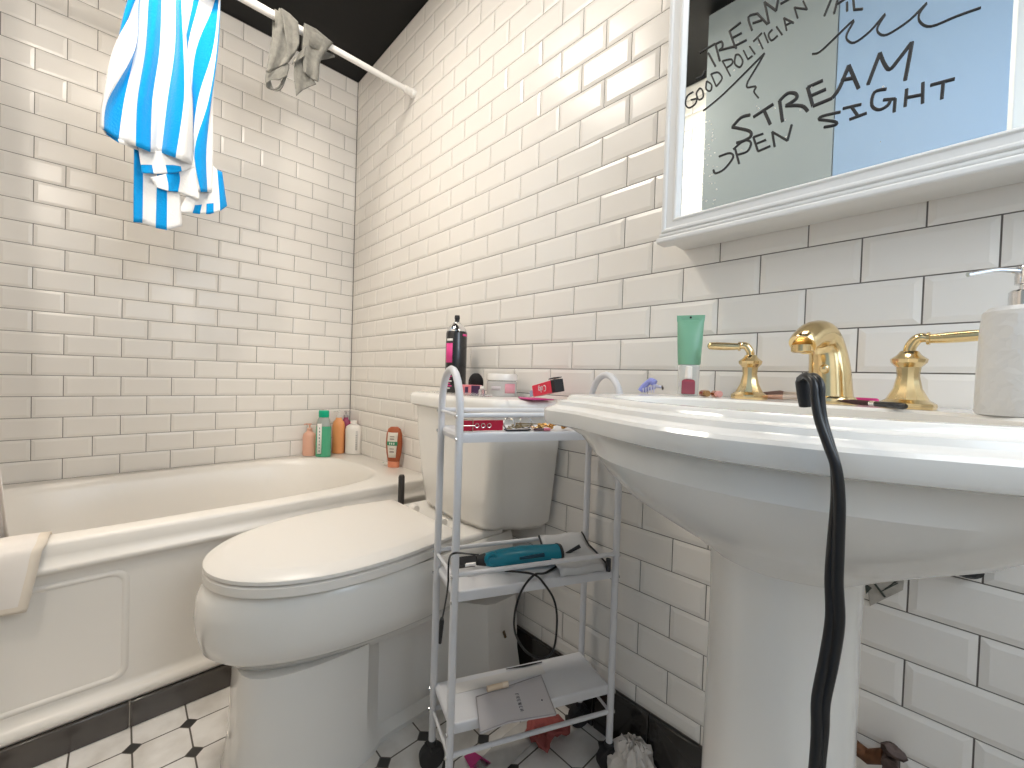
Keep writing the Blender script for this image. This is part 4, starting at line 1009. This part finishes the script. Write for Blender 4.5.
# ------------------------------------------------------------------ under the sink: valve, pipe holes, tape
va = at(860, 750, 'y', -.02); vb = at(890, 762, 'y', -.045)
vt = thing('shutoff_valve', (va.x, -.01, va.z), 'corroded shutoff valve on a rusty pipe low behind the sink pedestal', 'valve')
rust = mat('rusty_metal', (.22, .10, .05), .7, metal=.5, var=.6, vscale=60, bump=1, bscale=80); tarn = mat('tarnished_metal', (.12, .085, .075), .6, metal=.6, var=.5, vscale=90, bump=1, bscale=90)
mb = MB(); mb.tube([(va.x-.03, -.02, va.z+.010), (va.x+.01, -.026, va.z), (vb.x-.004, -.035, vb.z)], .011, 14); mb.build('pipe', rust, vt)
mb = MB(); mb.lathe((vb.x, -.055, vb.z), [(0, 0), (.010, 0), (.010, .045), (.0, .052)], 14, axis=(0, 1, 0)); mb.lathe((vb.x, -.04, vb.z-.02), [(0, 0), (.009, 0), (.009, .03), (.012, .032), (.012, .04), (0, .042)], 6); mb.build('valve_body', tarn, vt)
mb = MB(); mb.lathe((vb.x+.004, -.045, vb.z+.018), [(0, 0), (.014, 0), (.016, .003), (.013, .008), (0, .009)], 8, sx=1, sy=.6, axis=(.2, -.6, .7)); mb.build('valve_knob', tarn, vt)
c = at(966, 569, 'y', -.012)
mb = MB(); mb.lathe((c.x, -.0045, c.z), [(.018, 0), (.018, .01), (.012, .016), (0, .017)], 20, axis=(0, -1, 0), sx=1, sy=.7); o = mb.build('pipe_escutcheon', M['rubber']); tag(o, 'black round pipe cover on the wall tiles under the right of the sink', 'pipe cover')
q = [at(866, 577, 'y', -.0055), at(905, 572, 'y', -.0055), at(903, 590, 'y', -.0055), at(870, 606, 'y', -.0055)]
q = [Vector((p.x, -.0052, p.z)) for p in q]
st_ = thing('paper_sticker', tuple(q[3]), 'torn printed paper sticker with dark stripes on the tiles behind the pedestal', 'sticker')
mb = MB(); mb.poly(q, (0, -.0005, 0)); mb.build('paper', mat('beige_paper', (.50, .47, .42), .8, var=.3, vscale=60), st_)
mb = MB()
for k in range(5): 
    a_p = at(880+k*5, 592-3*k, 'y', -.006); b_p = at(898+k*2, 583-4*k, 'y', -.006); mb.tube([a_p, b_p], .0008, 6)
mb.tube([at(867, 574, 'y', -.007), at(885, 597, 'y', -.007)], .0017, 6); mb.poly([at(865, 583, 'y', -.006), at(872, 588, 'y', -.006), at(866, 594, 'y', -.006)], (0, -.0005, 0))
mb.build('print', mat('faded_ink', (.06, .07, .06), .7), st_)

# ------------------------------------------------------------------ middle shelf: teal flat iron case, cords, white pouch
teal = mat('teal_plastic', (.0, .22, .32), .35, coat=.2)
T2 = TZ2
hd = thing('hair_tool', tuple(zz(A1.lerp(B2, .45), T2)), 'teal hair styling tool with a hanging loop hole, lying on the middle shelf', 'hair tool')
a_p = at(489, 560, 'z', T2+.022); b_p = at(557, 552, 'z', T2+.026)
a_p = Vector((1.497, -.300, T2+.020)); 
def mid(u, v, w_): 
    """a point above the middle shelf at pixel u, v lying in the vertical plane through the shelf offset w_ from the front edge"""
    n = Wv; p0 = A2-Wv*w_; d = Fw+(u-512)/FPX*Rt+(384-v)/FPX*Up
    t_ = (p0-CAM).dot(n)/d.dot(n); return CAM+d*t_
P = [mid(485, 562, .075), mid(500, 560, .072), mid(520, 558, .07), mid(540, 557, .066), mid(558, 556, .062)]
print('tool z', [round(p.z, 3) for p in P])
mb = MB(); rr = [.014, .021, .024, .023, .022]
P = [Vector((p.x, p.y, max(p.z, T2+.0245))) for p in P]
PP = spline(P, 5); R_ = [rr[min(4, i//5)]+(rr[min(4, i//5+1)]-rr[min(4, i//5)])*((i % 5)/5) for i in range(len(PP))]
mb.tube(PP, R_, 18, flat=.95); mb.build('body', teal, hd)
mb = MB(); c = PP[2]+Wv*.012+Vector((0, 0, .006))
mb.tube([c+.0115*(math.cos(2*PI*k/16)*Lv+math.sin(2*PI*k/16)*Vector((0, 0, 1))) for k in range(16)], .005, 8, closed=True); mb.build('hanging_loop', teal, hd)
mb = MB(); c2 = PP[9]+Wv*.0235; c3 = PP[15]+Wv*.0225
mb.tube([c2+Vector((0, 0, .006)), c3+Vector((0, 0, .009))], [.003, .0045], 8); mb.sphere(PP[10]+Wv*.0235-Vector((0, 0, .009)), .0035, 6); mb.build('switch', mat('dark_teal', (.0, .05, .09), .35), hd)
mb = MB(); e = PP[-1]; mb.tube([e-Lv*.002, e+Lv*.006], [.023, .021], 18); mb.build('end_cap', blackcan, hd)
e0 = PP[0]
mb = MB(); mb.tube([e0, e0-Lv*.020], [.014, .010], 14); mb.tube([e0-Lv*.022, e0-Lv*.06], [.013, .013], 4); mb.build('nozzle', M['rubber'], hd)
mb = MB(); mb.tube([e0-Lv*.026+Wv*.0145, e0-Lv*.050+Wv*.0145], .004, 8); mb.build('metal_clamp', M['chrome'], hd)
# power cord loop hanging from the shelf edge
cp = thing('power_cord', tuple(zz(A2.lerp(B2, .5), T2)), 'black power cord loop hanging below the middle shelf', 'cord')
def fr(u, v, o=.006):
    return mid(u, v, -o)
loopA = [mid(560, 570, .05), mid(545, 573, .02), fr(534, 575), fr(522, 590), fr(515, 612), fr(515, 632), fr(523, 648), fr(533, 656), fr(545, 658), fr(554, 648), fr(557, 620), fr(554, 600), fr(545, 585), fr(535, 575), mid(520, 572, .02), mid(505, 571, .05)]
for i in (0, 1, -2, -1): loopA[i] = Vector((loopA[i].x, loopA[i].y, max(loopA[i].z, T2+.0035)))
loopA[2].z = max(loopA[2].z, T2+.004); loopA[-3].z = max(loopA[-3].z, T2+.004)
mb = MB(); mb.tube(spline(loopA, 6), .0024, 10); mb.build('loop', cbm, cp)
# second cord hanging at the left end with its plug
cq = thing('charger_cord', tuple(zz(A1, .45)), 'thin black cord with a plug hanging at the left end of the cart', 'cord')
def lf(u, v): 
    n = Lv; p0 = A1-Lv*.014; d = Fw+(u-512)/FPX*Rt+(384-v)/FPX*Up
    t_ = (p0-CAM).dot(n)/d.dot(n); return CAM+d*t_
s_a = [mid(478, 566, .08), mid(468, 556, .09), lf(455, 553)+Vector((0, 0, .0)), lf(449, 560), lf(448, 585), lf(445, 605), lf(442, 620)]
for k in (0, 1): s_a[k].z = max(s_a[k].z, T2+.035)
mb = MB(); mb.tube(spline(s_a, 5), .0018, 8); mb.build('cable', cbm, cq)
mb = MB(); e1, e2 = lf(442, 618), lf(440, 643); mb.tube([e1, e1.lerp(e2, .15), e1.lerp(e2, .55), e2], [.003, .0048, .0042, .003], 10); mb.build('plug', M['rubber'], cq)
# short black handle right of the teal tool
mb = MB(); a1_, a2_ = mid(560, 557, .06), mid(580, 546, .05); mb.tube([a1_, a1_.lerp(a2_, .5), a2_], [.0025, .0035, .0045], 10); o = mb.build('wand_handle', M['rubber']); tag(o, 'thin black handle resting against the white pouch on the middle shelf', 'handle')
# white pouch with black trim
po = thing('travel_pouch', tuple(zz(B1.lerp(B2, .5)-Lv*.06, T2)), 'white pouch edged in black binding at the wall end of the middle shelf', 'pouch')
back = lambda a: A1.lerp(B1, a)+Wv*.012
mb = MB(); R = []
g0, g1 = .64, .95
for i, (wd, zz_) in enumerate(((.135, .0045), (.128, .017), (.105, .019), (.075, .022), (.045, .024), (.028, .032), (.014, .042), (.004, .046))):
    row = []
    for j in range(9):
        f = g0+(g1-g0)*j/8; q = A1.lerp(B1, f)+Wv*(.008+wd*.96); row.append((q.x, q.y, T2+zz_+.002*math.sin(j*1.3+i)))
    R.append(row)
mb.rings(R, 0, False, False, closed=False); mb.build('flap', mat('grey_white_nylon', (.60, .60, .60), .5, bump=.2, bscale=40), po, solid=.003)
for j in (0, 8):
    mb = MB(); mb.tube([Vector(R[i][j])+Vector((0, 0, .001)) for i in range(1 if j else 3, 8)], .0027, 8); mb.build('binding', M['rubber'], po)
mb = MB(); q = Vector(R[0][8]); mb.tube([q+Vector((0, 0, .0)), q+Vector((0, 0, .028))], .006, 8); mb.build('corner_strap', M['rubber'], po)

# ------------------------------------------------------------------ bottom shelf
T3 = TZ3
q = [at(u, v, 'z', T3+.001) for u, v in ((476, 699), (541, 677), (556, 716), (508, 724), (480, 735))]
q = [Vector((p.x, p.y, T3+.0008)) for p in q]
lp = thing('cosmetic_pouch', tuple(q[0]), 'flat clear plastic pouch with small printed lettering on the bottom shelf', 'pouch')
mb = MB(); mb.poly(q, (0, 0, .004)); mb.build('pouch', mat('frosted_vinyl', (.62, .59, .60), .25, coat=.3, bump=.6, bscale=25), lp, bevel=.0015)
mb = MB(); c = [Vector((p.x, p.y, T3+.006)) for p in q]; mb.tube(c+[c[0]], .0012, 6); mb.build('seam', mat('grey_seam', (.38, .35, .36), .4), lp)
# lettering: seven capital letters F R E N C H style marks running down the pouch
let = {'F': [[(0,0),(0,1)],[(0,1),(.6,1)],[(0,.55),(.45,.55)]], 'R': [[(0,0),(0,1),(.6,.95),(.55,.6),(0,.5)],[(.2,.5),(.6,0)]], 'E': [[(.6,0),(0,0),(0,1),(.6,1)],[(0,.5),(.45,.5)]],
       'N': [[(0,0),(0,1),(.6,0),(.6,1)]], 'C': [[(.6,.9),(.3,1),(0,.6),(0,.4),(.3,0),(.6,.1)]], 'H': [[(0,0),(0,1)],[(.6,0),(.6,1)],[(0,.5),(.6,.5)]]}
t0 = at(515, 694, 'z', T3+.0055); t1 = at(521, 713, 'z', T3+.0055); dl = (t1-t0); dn = dl.normalized(); up_ = Vector((-dn.y, dn.x, 0)); ln = dl.length/6
if up_.dot(Vector((1, 0, 0))) < 0: up_ = -up_
mb = MB()
for i, chh in enumerate('FRENCH'):
    for st in let[chh]: mb.tube([t0+dn*(ln*(i+.7*a))+up_*(b*ln*.85) for a, b in st], .00045, 5)
mb.build('lettering', mat('dark_grey_ink', (.08, .08, .09), .5), lp)
mb = MB(); p = at(542, 700, 'z', T3+.0055); mb.sphere(p, .0016, 6); mb.build('snap', M['rubber'], lp)
t = thing('lip_balm', tuple(at(498, 687, 'z', T3)), 'small cream coloured lip balm tube lying on the clear pouch', 'lip balm')
a_p = at(487, 689, 'z', T3+.012); b_p = at(508, 684, 'z', T3+.012)
mb = MB(); mb.tube([a_p, a_p.lerp(b_p, .72)], .0062, 14); mb.build('tube', mat('cream_plastic', (.78, .62, .45), .4), t)
mb = MB(); mb.tube([a_p.lerp(b_p, .73), b_p], .0064, 14); mb.build('cap', mat('pale_cream_cap', (.85, .72, .58), .4), t)
# white paper sheets on the bottom shelf
mb = MB(); q = [at(u, v, 'z', T3+.0002) for u, v in ((452, 697), (500, 668), (545, 660), (541, 675), (474, 699), (472, 712), (452, 722))]
mb2 = [zz(A1+Lv*.03+Wv*.02, T3+.0003), zz(A1+Lv*.26+Wv*.02, T3+.0003), zz(A1+Lv*.26+Wv*.05, T3+.0003), zz(A1+Lv*.03+Wv*.05, T3+.0003)]
mb.poly(mb2, (0, 0, .0004)); o = mb.build('paper_sheet', mat('white_paper', (.72, .70, .68), .6)); tag(o, 'strip of white paper on the bottom shelf beside the clear pouch', 'paper')
mb = MB(); mb.tube([at(506, 669, 'z', T3+.003), at(524, 666, 'z', T3+.003), at(542, 662, 'z', T3+.003)], [.0008, .0022, .0012], 8); o = mb.build('bobby_pin', M['rubber']); tag(o, 'black hair pin on the bottom shelf near the wall end', 'hair pin')

# ------------------------------------------------------------------ floor under the cart
# crumpled plastic bag behind the caster
mb = MB(); c = Vector((1.765, -.052, 0))
R = []
rb = random.Random(3)
for i in range(9):
    ph = PI/2*i/8; row = []
    for k in range(28):
        a = 2*PI*k/28; r_ = (.048*math.cos(ph)+.004)*(1+.16*math.sin(3*a+i)+.12*rb.uniform(-1, 1))
        yy_ = c.y+r_*math.sin(a)*1.1; yy_ = min(yy_, -.014)
        row.append((c.x+r_*math.cos(a)*1.15+.01, yy_, .003+.075*math.sin(ph)*(1+.15*rb.uniform(-1, 1))))
    R.append(row)
mb.rings(R, 0, True, True); o = mb.build('plastic_bag', mat('crumpled_clear_bag', (.86, .80, .74), .3, trans=.15, ior=1.2, bump=1, bscale=30), angle=25); tag(o, 'crumpled translucent plastic bag on the floor behind the cart caster', 'bag')
# dusty red cloth and magenta wrapper
mb = MB(); c = at(566, 697, 'z', .03); c = Vector((1.575, -.075, .001)); R = []
for i in range(7):
    R.append([(c.x+.075*(i/6-.5)+.01*math.sin(j), c.y-.10*(j/8)+.0, .012+.018*abs(math.sin(i*1.4+j*.8))) for j in range(9)])
mb.rings(R, 0, False, False, closed=False); o = mb.build('red_cloth', mat('dusty_red_fabric', (.38, .10, .09), .9, bump=.5, bscale=60), solid=.008); tag(o, 'dusty red cloth crumpled on the floor under the cart', 'cloth')
mb = MB(); q = [at(u, v, 'z', .004) for u, v in ((464, 757), (473, 752), (492, 764), (486, 770), (474, 775))]; mb.poly(q, (0, 0, .003)); o = mb.build('candy_wrapper', mag, bevel=.001); tag(o, 'pointed magenta wrapper on the floor under the left of the cart', 'wrapper')
mb = MB(); q = [at(u, v, 'z', .005) for u, v in ((470, 770), (505, 735), (543, 705), (556, 712), (530, 745), (500, 775))]; mb.poly(q, (0, 0, .002)); o = mb.build('paper_towel', mat('grey_paper', (.55, .53, .50), .8, var=.15, vscale=30)); tag(o, 'flat grey paper lying on the floor beneath the cart', 'paper')
mb = MB(); a_p, b_p = at(648, 757, 'y', -.03), at(662, 768, 'y', -.035); a_p.z = .006; b_p.z = .006
mb.tube([(1.800, -.026, .0075), (1.845, -.030, .0075)], .006, 12); o = mb.build('glass_vial', M['chrome']); tag(o, 'small shiny metal tube on the floor by the black baseboard', 'tube')

# ------------------------------------------------------------------ groups of like things
for o in COL.objects:
    if o.parent is None:
        k = o.name.split('.')[0]
        if k in ('shampoo_bottle', 'body_wash_bottle', 'conditioner_bottle'): o['group'] = 'toiletry bottles on the tub corner'
        elif k == 'lipstick': o['group'] = 'lipsticks on the sink deck'
        elif k == 'makeup_brush': o['group'] = 'makeup brushes on the sink deck'
